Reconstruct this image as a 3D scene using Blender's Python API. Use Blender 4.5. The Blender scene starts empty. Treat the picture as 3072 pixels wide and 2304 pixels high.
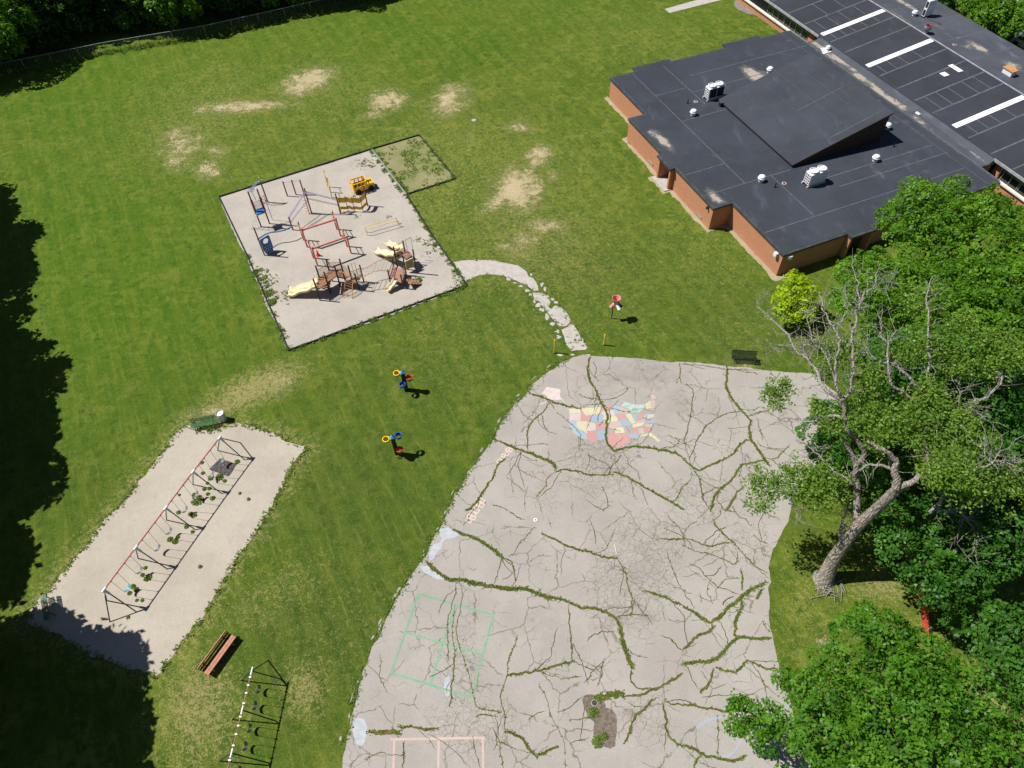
import bpy, bmesh, math, random
import numpy as np
from mathutils import Vector, Matrix
rng = np.random.default_rng(7); random.seed(7)
scene = bpy.context.scene
COL = scene.collection
# ------------------------------------------------------------------ camera maths: survey of the site from the aerial view
CAMH = 43.0; PITCH = 0.65968875; ROLL = -0.0355714; FPX = 2137.06
CX, CY = 1536.0, 1152.0
def P(u, v, z=0.0):
    x = (u-CX)/FPX; y = -(v-CY)/FPX
    c, s = math.cos(ROLL), math.sin(ROLL)
    x, y = c*x-s*y, s*x+c*y
    dx, dy, dz = x, y*math.cos(PITCH)+math.sin(PITCH), y*math.sin(PITCH)-math.cos(PITCH)
    t = (CAMH-z)/-dz
    return (dx*t, dy*t)
def P3(u, v, z=0.0):
    a = P(u, v, z); return Vector((a[0], a[1], z))
def Zm(ox, oy, s): return lambda x, y: (ox+x/s, oy+y/s)
S0 = 2212/1024
R1, R2, R3 = Zm(0,0,S0), Zm(1024,0,S0), Zm(2048,0,S0)
R4, R5, R6 = Zm(0,768,S0), Zm(1024,768,S0), Zm(2048,768,S0)
R7, R8, R9 = Zm(0,1536,S0), Zm(1024,1536,S0), Zm(2048,1536,S0)
ZS, ZB = Zm(260,1270,2.72), Zm(600,1980,5.12)
Z1, Z3, Z4, Z5 = Zm(640,400,5.53), Zm(840,500,5.53), Zm(840,680,7.373), Zm(1090,690,7.373)
ZBUS, ZMAP, ZHOP, ZBAL = Zm(980,480,7.373), Zm(1600,1140,5.53), Zm(1380,1300,5.185), Zm(1100,1060,4.607)
ZPK, ZFN = Zm(500,1200,7.373), Zm(1600,840,6.144)
def G(Z, x, y, z=0.0): return P3(*Z(x, y), z)
# ------------------------------------------------------------------ mesh builder
class MB:
    def __init__(s): s.v=[]; s.f=[]; s.m=[]; s.sm=[]; s.mi=0
    def add(s, vs, fs, smooth=False):
        b=len(s.v); s.v.extend([tuple(p) for p in vs])
        for f in fs: s.f.append([b+i for i in f]); s.m.append(s.mi); s.sm.append(smooth)
        return s
    def box(s, c, size, rz=0.0, ax=None):
        c=Vector(c); hx,hy,hz=[k/2 for k in size]
        if ax is None: ax=(Vector((math.cos(rz),math.sin(rz),0)),Vector((-math.sin(rz),math.cos(rz),0)),Vector((0,0,1)))
        pts=[c+ax[0]*(i*hx)+ax[1]*(j*hy)+ax[2]*(k*hz) for k in (-1,1) for j in (-1,1) for i in (-1,1)]
        return s.add(pts,[(0,2,3,1),(4,5,7,6),(0,1,5,4),(2,6,7,3),(0,4,6,2),(1,3,7,5)])
    def beam(s, a, b, w, h, up=(0,0,1)):
        a=Vector(a); b=Vector(b); d=b-a; L=d.length; d.normalize()
        x=d.cross(Vector(up))
        if x.length<1e-4: x=d.cross(Vector((1,0,0)))
        x.normalize(); u=x.cross(d)
        return s.box((a+b)/2,(L,w,h),ax=(d,x,u))
    def tube(s, pts, r, n=8, cap=True):
        pts=[Vector(p) for p in pts]; k=len(pts)
        rs=r if isinstance(r,(list,tuple)) else [r]*k
        vs=[]; prev=None
        for i,p in enumerate(pts):
            t=(pts[min(i+1,k-1)]-pts[max(i-1,0)]).normalized()
            if prev is None:
                a=t.cross(Vector((0,0,1)))
                if a.length<.05: a=t.cross(Vector((1,0,0)))
            else: a=prev-t*prev.dot(t)
            a.normalize(); prev=a; b=t.cross(a)
            for j in range(n):
                q=2*math.pi*j/n; vs.append(p+(a*math.cos(q)+b*math.sin(q))*rs[i])
        fs=[(i*n+j,i*n+(j+1)%n,(i+1)*n+(j+1)%n,(i+1)*n+j) for i in range(k-1) for j in range(n)]
        s.add(vs,fs,True)
        if cap: s.add(vs[:n],[tuple(range(n))[::-1]]); s.add(vs[-n:],[tuple(range(n))])
        return s
    def lathe(s, c, prof, n=16, cap=False, smooth=True):
        c=Vector(c); vs=[]
        for r,z in prof:
            for j in range(n):
                q=2*math.pi*j/n; vs.append((c.x+r*math.cos(q),c.y+r*math.sin(q),c.z+z))
        fs=[(i*n+j,i*n+(j+1)%n,(i+1)*n+(j+1)%n,(i+1)*n+j) for i in range(len(prof)-1) for j in range(n)]
        s.add(vs,fs,smooth)
        if cap: s.add(vs[-n:],[tuple(range(n))]); s.add(vs[:n],[tuple(range(n))[::-1]])
        return s
    def prism(s, poly, z0, z1, bottom=True):
        n=len(poly)
        a=sum(poly[i][0]*poly[(i+1)%n][1]-poly[(i+1)%n][0]*poly[i][1] for i in range(n))
        if a<0: poly=poly[::-1]
        vs=[(p[0],p[1],z0) for p in poly]+[(p[0],p[1],z1) for p in poly]
        fs=[tuple(range(n,2*n))]+[(i,(i+1)%n,n+(i+1)%n,n+i) for i in range(n)]
        if bottom: fs.append(tuple(range(n))[::-1])
        return s.add(vs,fs)
    def poly(s, pts, flip=True):
        pts=[Vector(p) for p in pts]
        if flip:
            n=len(pts); a=sum(pts[i].x*pts[(i+1)%n].y-pts[(i+1)%n].x*pts[i].y for i in range(n))
            if a<0: pts=pts[::-1]
        return s.add(pts,[tuple(range(len(pts)))])
    def slab(s, pts, n, t):      # thick plate: outline pts, thickness t along n
        pts=[Vector(p) for p in pts]; n=Vector(n).normalized(); k=len(pts)
        vs=[p-n*t/2 for p in pts]+[p+n*t/2 for p in pts]
        return s.add(vs,[tuple(range(k))[::-1],tuple(range(k,2*k))]+[(i,(i+1)%k,k+(i+1)%k,k+i) for i in range(k)])
    def ring(s, c, ro, ri, z0, z1, n=20):
        return s.lathe(c,[(ri,z0),(ro,z0),(ro,z1),(ri,z1),(ri,z0)],n,smooth=False)
    def build(s, name, mats, parent=None, **kw):
        if not isinstance(mats,(list,tuple)): mats=[mats]
        me=bpy.data.meshes.new(name)
        off=Vector((0,0,0))
        pp=parent
        while pp is not None: off=off+pp.location; pp=pp.parent
        me.from_pydata([(p[0]-off.x,p[1]-off.y,p[2]-off.z) for p in s.v],[],s.f)
        for m in mats: me.materials.append(m)
        me.polygons.foreach_set('material_index',s.m)
        me.polygons.foreach_set('use_smooth',s.sm)
        me.update()
        o=bpy.data.objects.new(name,me); COL.objects.link(o)
        if parent is not None: o.parent=parent
        for k,v in kw.items(): o[k]=v
        return o
def thing(name, label, cat, loc=(0,0,0), group=None):
    o=bpy.data.objects.new(name,None); COL.objects.link(o); o.location=Vector(loc); o.empty_display_size=.3
    o['label']=label; o['category']=cat
    if group: o['group']=group
    return o
def tag(o, label, cat, group=None):
    o['label']=label; o['category']=cat
    if group: o['group']=group
    return o
def copy_tree(o, parent=None):
    c=o.copy(); COL.objects.link(c)
    if parent is not None: c.parent=parent
    for ch in [x for x in bpy.data.objects if x.parent==o]: copy_tree(ch,c)
    return c
def placed(o, loc, rz, label):
    c=copy_tree(o); c.location=Vector(loc); c.rotation_euler=(0,0,rz); c['label']=label
    return c
# ------------------------------------------------------------------ material kit
class N:
    def __init__(s, name):
        s.mat=bpy.data.materials.new(name); s.mat.use_nodes=True
        s.t=s.mat.node_tree; s.t.nodes.clear()
        s.out=s.t.nodes.new('ShaderNodeOutputMaterial')
        s.pos=s.t.nodes.new('ShaderNodeNewGeometry').outputs['Position']
    def nd(s, typ, **kw):
        n=s.t.nodes.new(typ)
        for k,v in kw.items(): setattr(n,k,v)
        return n
    def set(s, sock, v):
        if hasattr(v,'is_output') or isinstance(v,bpy.types.NodeSocket): s.t.links.new(v,sock)
        elif isinstance(v,(tuple,list)) and len(v)==3 and sock.type=='RGBA': sock.default_value=(*v,1)
        else: sock.default_value=v
    def noise(s, scale, detail=3, rough=.55, vec=None, dist=0.0):
        n=s.nd('ShaderNodeTexNoise'); s.set(n.inputs['Vector'],vec or s.pos)
        n.inputs['Scale'].default_value=scale; n.inputs['Detail'].default_value=detail
        n.inputs['Roughness'].default_value=rough; n.inputs['Distortion'].default_value=dist
        return n.outputs['Fac']
    def voro(s, scale, feature='DISTANCE_TO_EDGE', vec=None, out='Distance'):
        n=s.nd('ShaderNodeTexVoronoi',feature=feature); s.set(n.inputs['Vector'],vec or s.pos); n.inputs['Scale'].default_value=scale
        return n.outputs[out]
    def math(s, op, a, b=None, clamp=False):
        n=s.nd('ShaderNodeMath',operation=op,use_clamp=clamp); s.set(n.inputs[0],a)
        if b is not None: s.set(n.inputs[1],b)
        return n.outputs[0]
    def ss(s, v, lo, hi, a=0.0, b=1.0):
        n=s.nd('ShaderNodeMapRange',interpolation_type='SMOOTHSTEP'); s.set(n.inputs[0],v)
        for i,k in enumerate((lo,hi,a,b)): n.inputs[i+1].default_value=k
        return n.outputs[0]
    def mix(s, fac, a, b, mode='MIX'):
        n=s.nd('ShaderNodeMix',data_type='RGBA',blend_type=mode); s.set(n.inputs[0],fac); s.set(n.inputs[6],a); s.set(n.inputs[7],b)
        return n.outputs[2]
    def attr(s, name): return s.nd('ShaderNodeAttribute',attribute_name=name).outputs['Fac']
    def sep(s, v=None):
        n=s.nd('ShaderNodeSeparateXYZ'); s.set(n.inputs[0],v or s.pos); return n.outputs
    def scalevec(s, sc, rz=0.0):
        n=s.nd('ShaderNodeMapping'); s.set(n.inputs[0],s.pos); n.inputs['Scale'].default_value=sc; n.inputs['Rotation'].default_value=(0,0,rz); return n.outputs[0]
    def bump(s, h, strength=.3, dist=.05):
        n=s.nd('ShaderNodeBump'); s.set(n.inputs['Height'],h); n.inputs['Strength'].default_value=strength; n.inputs['Distance'].default_value=dist
        return n.outputs['Normal']
    def finish(s, col, rough=.8, normal=None, metal=0.0, spec=.3, shader=None):
        b=s.nd('ShaderNodeBsdfPrincipled'); s.set(b.inputs['Base Color'],col); s.set(b.inputs['Roughness'],rough)
        b.inputs['Metallic'].default_value=metal; b.inputs['Specular IOR Level'].default_value=spec
        if normal is not None: s.set(b.inputs['Normal'],normal)
        s.bsdf=b
        s.set(s.out.inputs[0],b.outputs[0]); return s.mat
def plain(name, col, rough=.5, var=.18, scale=3.0, metal=0.0, spec=.35, dirt=None):
    n=N(name); f=n.noise(scale,4,.6)
    c=n.mix(n.ss(f,.3,.7),tuple(k*(1-var) for k in col),tuple(min(1,k*(1+var)) for k in col))
    if dirt: c=n.mix(n.math('MULTIPLY',n.ss(n.noise(scale*2.3,5,.7),.5,.7),dirt[1]),c,dirt[0])
    return n.finish(c,rough,metal=metal,spec=spec)
SUN_AZ=-10.5; SUN_EL=55.5; SKY=.05; EXPO=.32
# ------------------------------------------------------------------ materials
def grass_mat():
    n=N('grass'); lush=n.attr('lush'); wear=n.attr('wear'); tan=n.attr('tan')
    big=n.noise(.10,4,.65); mid=n.noise(.42,5,.7); m2=n.noise(1.5,5,.78); m3=n.noise(3.4,4,.75,dist=.5); sp=n.noise(11,3,.8)
    base=n.mix(n.ss(big,.36,.64),(.064,.121,.011),(.104,.150,.019))
    base=n.mix(n.math('MULTIPLY',lush,.7),base,(.066,.150,.007))
    yel=n.ss(n.math('ADD',n.math('MULTIPLY',mid,.5),n.math('MULTIPLY',m2,.5)),.48,.60)
    base=n.mix(n.math('MULTIPLY',yel,n.math('SUBTRACT',.85,n.math('MULTIPLY',lush,.30))),base,(.176,.210,.034))
    base=n.mix(n.math('MULTIPLY',n.ss(m2,.50,.34),.85),base,(.040,.090,.010))
    deep=n.attr('deep'); base=n.mix(n.math('MULTIPLY',deep,.8),base,n.mix(n.ss(m2,.35,.65),(.040,.074,.011),(.075,.105,.023)))
    # mowing passes run along the length of the field
    al=math.radians(-26); v=n.scalevec((1,1,1),al); w=n.nd('ShaderNodeTexWave',wave_type='BANDS',bands_direction='X',wave_profile='SIN')
    n.set(w.inputs['Vector'],v); w.inputs['Scale'].default_value=.17; w.inputs['Distortion'].default_value=3.0; w.inputs['Detail'].default_value=3; w.inputs['Detail Scale'].default_value=.5
    base=n.mix(n.math('MULTIPLY',n.ss(w.outputs['Fac'],.3,.8),.17),base,(.155,.200,.020))
    vs=n.nd('ShaderNodeVectorMath',operation='MULTIPLY'); n.set(vs.inputs[0],v); vs.inputs[1].default_value=(1.0,.09,1)
    st=n.noise(3.2,4,.7,vec=vs.outputs[0])
    base=n.mix(n.math('MULTIPLY',n.ss(st,.53,.68),.45),base,(.195,.210,.040))
    base=n.mix(n.math('MULTIPLY',n.ss(st,.47,.36),.35),base,(.050,.098,.012))
    # clumps of dry blades
    dry=n.math('ADD',n.math('MULTIPLY',m3,.6),n.math('MULTIPLY',sp,.4))
    tt=n.ss(n.math('ADD',dry,n.math('MULTIPLY',tan,.14)),.545,.645)
    base=n.mix(n.math('MULTIPLY',tt,n.math('ADD',.24,n.math('MULTIPLY',tan,.58),True)),base,(.38,.320,.135))
    # bare, straw-pale patches broken up by surviving grass
    pat=n.math('ADD',n.math('ADD',n.math('MULTIPLY',n.noise(.75,4,.65,dist=.8),.36),n.math('MULTIPLY',n.noise(3.0,5,.9,dist=1.6),.64)),n.math('MULTIPLY',wear,.212))
    base=n.mix(n.math('MULTIPLY',n.ss(pat,.50,.66),n.math('MULTIPLY',wear,.75)),base,(.255,.230,.105))
    straw=n.mix(n.ss(n.noise(9,3,.7),.35,.65),(.42,.33,.19),(.60,.51,.33))
    base=n.mix(n.ss(pat,.635,.705),base,straw)
    base=n.mix(n.ss(sp,.30,.55,.6,0),base,(.024,.052,.005))
    base=n.mix(n.ss(sp,.55,.78,0,.55),base,(.215,.268,.065))
    h=n.math('ADD',n.math('MULTIPLY',sp,.6),n.math('MULTIPLY',m3,.5))
    return n.finish(base,.95,n.bump(h,.9,.12),spec=.08)
def court_mat():
    n=N('asphalt'); zone=n.attr('craze'); stain=n.attr('stain')
    big=n.noise(.28,4,.6); mid=n.noise(1.3,5,.65); fine=n.noise(22,3,.8); sp=n.noise(60,2,.8)
    c=n.mix(n.ss(big,.3,.7),(.318,.296,.271),(.388,.363,.334))
    c=n.mix(n.math('MULTIPLY',n.ss(mid,.45,.75),.5),c,(.33,.305,.29))
    c=n.mix(n.math('MULTIPLY',n.ss(fine,.40,.62),.45),c,(.265,.246,.226))
    c=n.mix(n.math('MULTIPLY',n.ss(n.noise(7,4,.8),.52,.68),.40),c,(.43,.41,.385))
    c=n.mix(n.math('MULTIPLY',n.ss(sp,.62,.75),.35),c,(.56,.54,.51))
    c=n.mix(n.math('MULTIPLY',n.ss(n.math('ADD',mid,stain),.72,1.25),.55),c,(.205,.185,.170))
    # crazing (alligator cracks) where the slab is broken up
    wob=n.nd('ShaderNodeVectorMath',operation='ADD'); n.set(wob.inputs[0],n.pos)
    nn=n.nd('ShaderNodeTexNoise'); n.set(nn.inputs['Vector'],n.pos); nn.inputs['Scale'].default_value=2.5
    sc=n.nd('ShaderNodeVectorMath',operation='SCALE'); n.set(sc.inputs[0],nn.outputs['Color']); sc.inputs['Scale'].default_value=.35
    n.set(wob.inputs[1],sc.outputs[0])
    e1=n.voro(2.7,vec=wob.outputs[0]); e2=n.voro(1.7,vec=wob.outputs[0]); e3=n.voro(.40,vec=wob.outputs[0]); e4=n.voro(.85,vec=wob.outputs[0])
    mk=n.math('MULTIPLY',n.ss(e1,.034,.008),n.ss(n.math('ADD',zone,n.math('MULTIPLY',mid,.5)),.55,.9))
    mk2=n.math('MULTIPLY',n.ss(e2,.022,.006),n.ss(n.math('ADD',n.math('MULTIPLY',zone,.7),n.math('MULTIPLY',n.noise(.5,3),1.0)),.60,.85))
    mk3=n.math('MAXIMUM',n.math('MULTIPLY',n.ss(e3,.015,.004),n.ss(n.noise(.5,3),.42,.52,0,1.0)),n.math('MULTIPLY',n.ss(e4,.018,.005),n.ss(n.noise(.45,3),.50,.60,0,.8)))
    mm=n.math('MAXIMUM',n.math('MAXIMUM',mk,mk2),mk3)
    c=n.mix(n.math('MULTIPLY',mm,.66),c,n.mix(n.ss(mid,.42,.56),(.095,.080,.055),(.095,.100,.030)))
    return n.finish(c,.9,n.bump(fine,.25,.02),spec=.2)
def sand_mat(name, a, b, dark, sc=1.0):
    n=N(name); big=n.noise(.35*sc,4,.6); mid=n.noise(2.2*sc,4,.7); peb=n.voro(17*sc,'F1'); fine=n.noise(28*sc,3,.8)
    c=n.mix(n.ss(big,.3,.7),a,b)
    c=n.mix(n.math('MULTIPLY',n.ss(mid,.5,.75),.45),c,dark)
    c=n.mix(n.ss(fine,.25,.6,.42,0),c,tuple(k*.5 for k in dark))
    c=n.mix(n.ss(fine,.58,.75,0,.45),c,(.62,.57,.50))
    h=n.math('ADD',n.math('MULTIPLY',mid,.6),n.math('MULTIPLY',fine,.4))
    return n.finish(c,.95,n.bump(h,.55,.10),spec=.15)
def brick_mat():
    n=N('brick'); t=n.nd('ShaderNodeTexCoord')
    br=n.nd('ShaderNodeTexBrick'); n.set(br.inputs['Vector'],t.outputs['UV'])
    for k,v in dict(Scale=1.0,**{'Mortar Size':.010,'Mortar Smooth':.1,'Brick Width':.21,'Row Height':.075,'Bias':0.0}).items(): br.inputs[k].default_value=v
    n.set(br.inputs['Color1'],(.50,.205,.105)); n.set(br.inputs['Color2'],(.42,.155,.075)); n.set(br.inputs['Mortar'],(.46,.29,.20))
    f=n.noise(.6,4,.65); g=n.noise(5,4,.7)
    c=n.mix(n.math('MULTIPLY',n.ss(f,.4,.7),.35),br.outputs['Color'],(.53,.245,.135))
    c=n.mix(n.math('MULTIPLY',n.ss(g,.55,.75),.35),c,(.27,.10,.06))
    return n.finish(c,.85,spec=.2)
def roof_mat(name, col, seamcol, pale=.0, chalk=.4):
    n=N(name); t=n.nd('ShaderNodeTexCoord'); uv=t.outputs['UV']
    big=n.noise(.22,4,.6); mid=n.noise(1.1,5,.7); st=n.noise(.7,5,.6,vec=n.scalevec((1.0,.35,1),math.radians(68.7)))
    c=n.mix(n.ss(big,.3,.7),tuple(k*.86 for k in col),tuple(k*1.16 for k in col))
    c=n.mix(n.math('MULTIPLY',n.ss(mid,.5,.8),chalk),c,tuple(k*1.7 for k in col))
    c=n.mix(n.math('MULTIPLY',n.ss(st,.58,.74),chalk*.8),c,tuple(k*2.8 for k in col))
    c=n.mix(n.math('MULTIPLY',n.ss(n.noise(9,4,.8),.62,.75),.35),c,tuple(k*2.2 for k in col))
    pz=n.attr('pond')
    pm=n.math('ADD',n.math('MULTIPLY',n.noise(1.5,5,.65),.55),n.math('MULTIPLY',pz,.55))
    c=n.mix(n.math('MULTIPLY',n.ss(pm,.52,.72),.55),c,(.16,.155,.145))
    c=n.mix(n.math('MULTIPLY',n.ss(pm,.68,.80),.9),c,(.37,.325,.27))
    return n.finish(c,.75,n.bump(mid,.08,.05),spec=.28)
def leaf_mat(name, dark, light, trans=.32, rough=.42, spec=.45):
    n=N(name); tone=n.attr('tone')
    c=n.mix(tone,dark,light)
    c=n.mix(n.math('MULTIPLY',n.ss(n.noise(.5,3),.4,.7),.3),c,tuple(min(1,k*1.35) for k in light))
    b=n.nd('ShaderNodeBsdfPrincipled'); n.set(b.inputs['Base Color'],c); b.inputs['Roughness'].default_value=rough; b.inputs['Specular IOR Level'].default_value=spec
    tr=n.nd('ShaderNodeBsdfTranslucent'); n.set(tr.inputs['Color'],n.mix(.5,c,(light[0]*1.5,light[1]*1.6,light[2]*.8)))
    mx=n.nd('ShaderNodeMixShader'); mx.inputs[0].default_value=trans
    n.set(mx.inputs[1],b.outputs[0]); n.set(mx.inputs[2],tr.outputs[0]); n.set(n.out.inputs[0],mx.outputs[0])
    return n.mat
def bark_mat(name, a, b):
    n=N(name); v=n.scalevec((1,1,.22)); f=n.noise(9,5,.7,vec=v,dist=1.2); g=n.noise(2,3)
    vv=n.voro(7,vec=v)
    c=n.mix(n.ss(f,.35,.65),a,b); c=n.mix(n.ss(vv,.10,.0,0,.7),c,tuple(k*.3 for k in a))
    return n.finish(c,.9,n.bump(n.math('ADD',f,n.math('MULTIPLY',vv,2.0)),.8,.08),spec=.15)
def paint_mat(name, col, keep=.62):
    n=N(name); f=n.noise(3.0,5,.75); g=n.noise(24,3,.8)
    under=n.mix(n.ss(n.noise(.28,4),.3,.7),(.33,.305,.285),(.40,.37,.345))
    w=n.math('ADD',n.math('MULTIPLY',f,.55),n.math('MULTIPLY',g,.45))
    return n.finish(n.mix(n.ss(w,.32+.22*(1-keep),.62,keep,.12+.3*keep),under,col),.85,spec=.2)
M={}
M['grass']=grass_mat(); M['court']=court_mat()
M['gravel']=sand_mat('gravel',(.385,.355,.315),(.455,.420,.372),(.31,.282,.250))
M['sand']=sand_mat('sand',(.400,.360,.300),(.468,.425,.358),(.33,.292,.24),.8)
M['soil']=sand_mat('weedy_soil',(.29,.265,.15),(.17,.20,.055),(.11,.15,.03),.8)
M['strip']=sand_mat('foundation_gravel',(.34,.29,.19),(.40,.34,.23),(.20,.19,.09),1.4)
M['concrete']=plain('concrete',(.42,.39,.36),.9,.10,2.0,spec=.2,dirt=((.28,.25,.22),.4))
M['tarmac']=plain('tarmac',(.20,.185,.175),.9,.14,1.5,spec=.2,dirt=((.30,.27,.24),.4))
M['brick']=brick_mat()
M['roof']=roof_mat('roof_membrane',(.037,.043,.056),(.1,.1,.1))
M['roof2']=roof_mat('roof_membrane_new',(.032,.036,.046),(.1,.1,.1),chalk=.25)
M['roof3']=roof_mat('roof_membrane_grey',(.062,.070,.086),(.1,.1,.1),chalk=.5)
M['seam']=plain('roof_seam',(.100,.107,.125),.8,.25,2)
M['flash']=plain('metal_flashing',(.40,.41,.43),.45,.2,2,metal=.2,dirt=((.2,.2,.2),.5))
M['fascia']=plain('fascia_metal',(.055,.060,.066),.5,.25,1.5)
M['fascia2']=plain('fascia_brown',(.045,.022,.016),.6,.2,2)
M['whiteroof']=plain('white_coating',(.82,.83,.84),.5,.04,2)
M['white']=plain('white_metal',(.74,.76,.78),.4,.08,3,dirt=((.4,.4,.4),.35))
M['dark']=plain('dark_grille',(.018,.020,.024),.6,.2,5)
M['glass']=plain('window_glass',(.02,.028,.026),.08,.3,1.2,spec=.6)
M['blind']=plain('window_blind',(.11,.16,.15),.5,.2,1)
M['sill']=plain('white_sill',(.68,.64,.58),.7,.08,3)
M['black']=plain('black_plastic',(.012,.013,.015),.4,.2,4,spec=.4)
M['edging']=plain('edging_black',(.020,.022,.026),.6,.3,2,dirt=((.10,.10,.10),.5))
M['greypipe']=plain('galvanised',(.36,.38,.39),.4,.15,4,metal=.35)
M['steelblue']=plain('dark_blue_steel',(.030,.038,.060),.4,.25,5)
M['redpaint']=plain('red_paint',(.44,.06,.065),.45,.2,3,dirt=((.55,.25,.22),.4))
M['maroon']=plain('maroon_post',(.20,.022,.030),.4,.2,3)
M['pink']=plain('faded_pink',(.62,.20,.18),.5,.16,2.5,dirt=((.72,.45,.42),.5))
M['blue']=plain('blue_plastic',(.03,.13,.36),.4,.18,3)
M['paleblue']=plain('pale_blue_paint',(.22,.38,.62),.45,.15,3)
M['lav']=plain('lavender_chain',(.27,.28,.48),.5,.15,4)
M['yellow']=plain('yellow_plastic',(.78,.46,.02),.4,.10,3)
M['paleyel']=plain('pale_yellow_paint',(.78,.57,.14),.45,.12,3,dirt=((.45,.25,.10),.4))
M['ochre']=plain('ochre_panel',(.66,.40,.035),.5,.14,3)
M['beige']=plain('beige_plastic',(.70,.58,.36),.45,.07,2.5)
M['tanpanel']=plain('tan_panel',(.50,.36,.17),.5,.14,3)
M['rust']=plain('rust_coated_deck',(.30,.155,.085),.6,.25,6)
M['reddeck']=plain('faded_red_deck',(.33,.17,.13),.65,.2,5)
M['orangebar']=plain('orange_bar',(.52,.25,.08),.45,.18,4)
M['brownpost']=plain('black_brown_post',(.020,.014,.012),.4,.25,4,spec=.4)
M['rubber']=plain('rubber',(.012,.012,.013),.75,.3,5)
M['cone']=plain('cone_orange',(.72,.06,.03),.5,.08,4)
M['hoopyel']=plain('hoop_yellow',(.82,.50,.01),.35,.08,4)
M['hoopred']=plain('hoop_red',(.55,.02,.02),.35,.12,4)
M['hoopblue']=plain('hoop_blue',(.012,.075,.36),.35,.12,4)
M['cyan']=plain('cyan_cap',(.05,.36,.62),.4,.08,4)
M['funnel']=plain('funnel_pink',(.60,.21,.20),.5,.16,4)
M['navy']=plain('navy_plastic',(.012,.03,.10),.4,.2,4)
M['darkgreen']=plain('dark_green_steel',(.018,.045,.050),.5,.25,5)
M['frame']=plain('window_frame',(.30,.32,.31),.5,.1,3)
M['greenmesh']=plain('green_mesh',(.020,.14,.065),.5,.3,6,dirt=((.25,.35,.26),.5))
M['blackmesh']=plain('black_mesh',(.012,.020,.016),.5,.3,6)
M['wood']=plain('stained_wood',(.40,.18,.105),.65,.15,4)
M['wooddark']=plain('dark_stained_wood',(.14,.045,.028),.65,.25,4)
M['drum']=plain('galvanised_drum',(.47,.49,.50),.4,.12,5,metal=.25,dirt=((.3,.3,.3),.4))
M['bag']=plain('white_bag',(.78,.80,.86),.5,.06,8)
M['mat']=plain('worn_rubber_mat',(.045,.045,.048),.9,.3,6,dirt=((.30,.285,.26),.85))
M['seatgrey']=plain('grey_seat',(.17,.185,.20),.5,.25,6)
M['seatblue']=plain('sky_blue_seat',(.10,.36,.48),.5,.12,6)
M['seatblack']=plain('black_seat',(.02,.021,.023),.5,.25,6)
M['chain']=plain('steel_chain',(.16,.155,.15),.5,.2,8,metal=.3)
M['netorange']=plain('orange_net',(.46,.06,.035),.6,.2,5)
M['crack']=plain('crack_dirt',(.085,.068,.040),1.0,.5,6,spec=.05)
M['moss']=plain('crack_moss',(.100,.100,.028),1.0,.35,2,spec=.05,dirt=((.15,.10,.055),1.0))
M['mud']=plain('mud_stain',(.145,.118,.092),.95,.3,4,dirt=((.27,.24,.20),.8))
M['patch']=plain('sealer_patch',(.40,.42,.46),.85,.10,3,dirt=((.34,.32,.30),.4))
M['greenline']=paint_mat('green_line_paint',(.05,.36,.16),.8)
M['pinkline']=paint_mat('pink_line_paint',(.62,.42,.36),.8)
M['hopline']=paint_mat('hopscotch_paint',(.72,.52,.48),1.0)
M['blueline']=paint_mat('pale_blue_line_paint',(.26,.37,.56),.45)
MAPC=dict(Y=(.66,.62,.36),R=(.60,.20,.20),B=(.22,.38,.56),P=(.56,.40,.36),W=(.62,.54,.50),G=(.18,.50,.33),T=(.42,.62,.58),L=(.25,.46,.66))
MAPM={k:paint_mat('map_paint_'+w,MAPC[k],.70) for k,w in dict(Y='cream',R='red',B='grey_blue',P='pale_pink',W='off_white',G='green',T='mint',L='light_blue').items()}
M['alaska']=paint_mat('map_paint_white_pink',(.68,.57,.56),.9)
M['bark']=bark_mat('grey_bark',(.22,.19,.16),(.44,.395,.345))
M['deadwood']=bark_mat('dead_wood',(.25,.23,.21),(.41,.39,.36))
M['barkdark']=bark_mat('dark_bark',(.055,.045,.035),(.10,.085,.07))
M['leafA']=leaf_mat('maple_leaf',(.046,.140,.008),(.152,.310,.020),trans=.42,spec=.25)
M['leafB']=leaf_mat('deep_maple_leaf',(.026,.100,.010),(.082,.215,.026),trans=.38,spec=.25)
M['leafC']=leaf_mat('cottonwood_leaf',(.080,.175,.016),(.200,.320,.050),trans=.40,spec=.25)
M['leafY']=leaf_mat('golden_leaf',(.20,.33,.008),(.44,.58,.016),trans=.4,spec=.25)
M['leafD']=leaf_mat('hedge_leaf',(.018,.060,.010),(.060,.140,.026),trans=.35,spec=.25)
M['leafE']=leaf_mat('glossy_leaf',(.034,.130,.009),(.125,.285,.020),trans=.40,rough=.45,spec=.25)
M['weed']=leaf_mat('weed_leaf',(.075,.140,.016),(.185,.260,.045),trans=.3,spec=.15)
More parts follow.
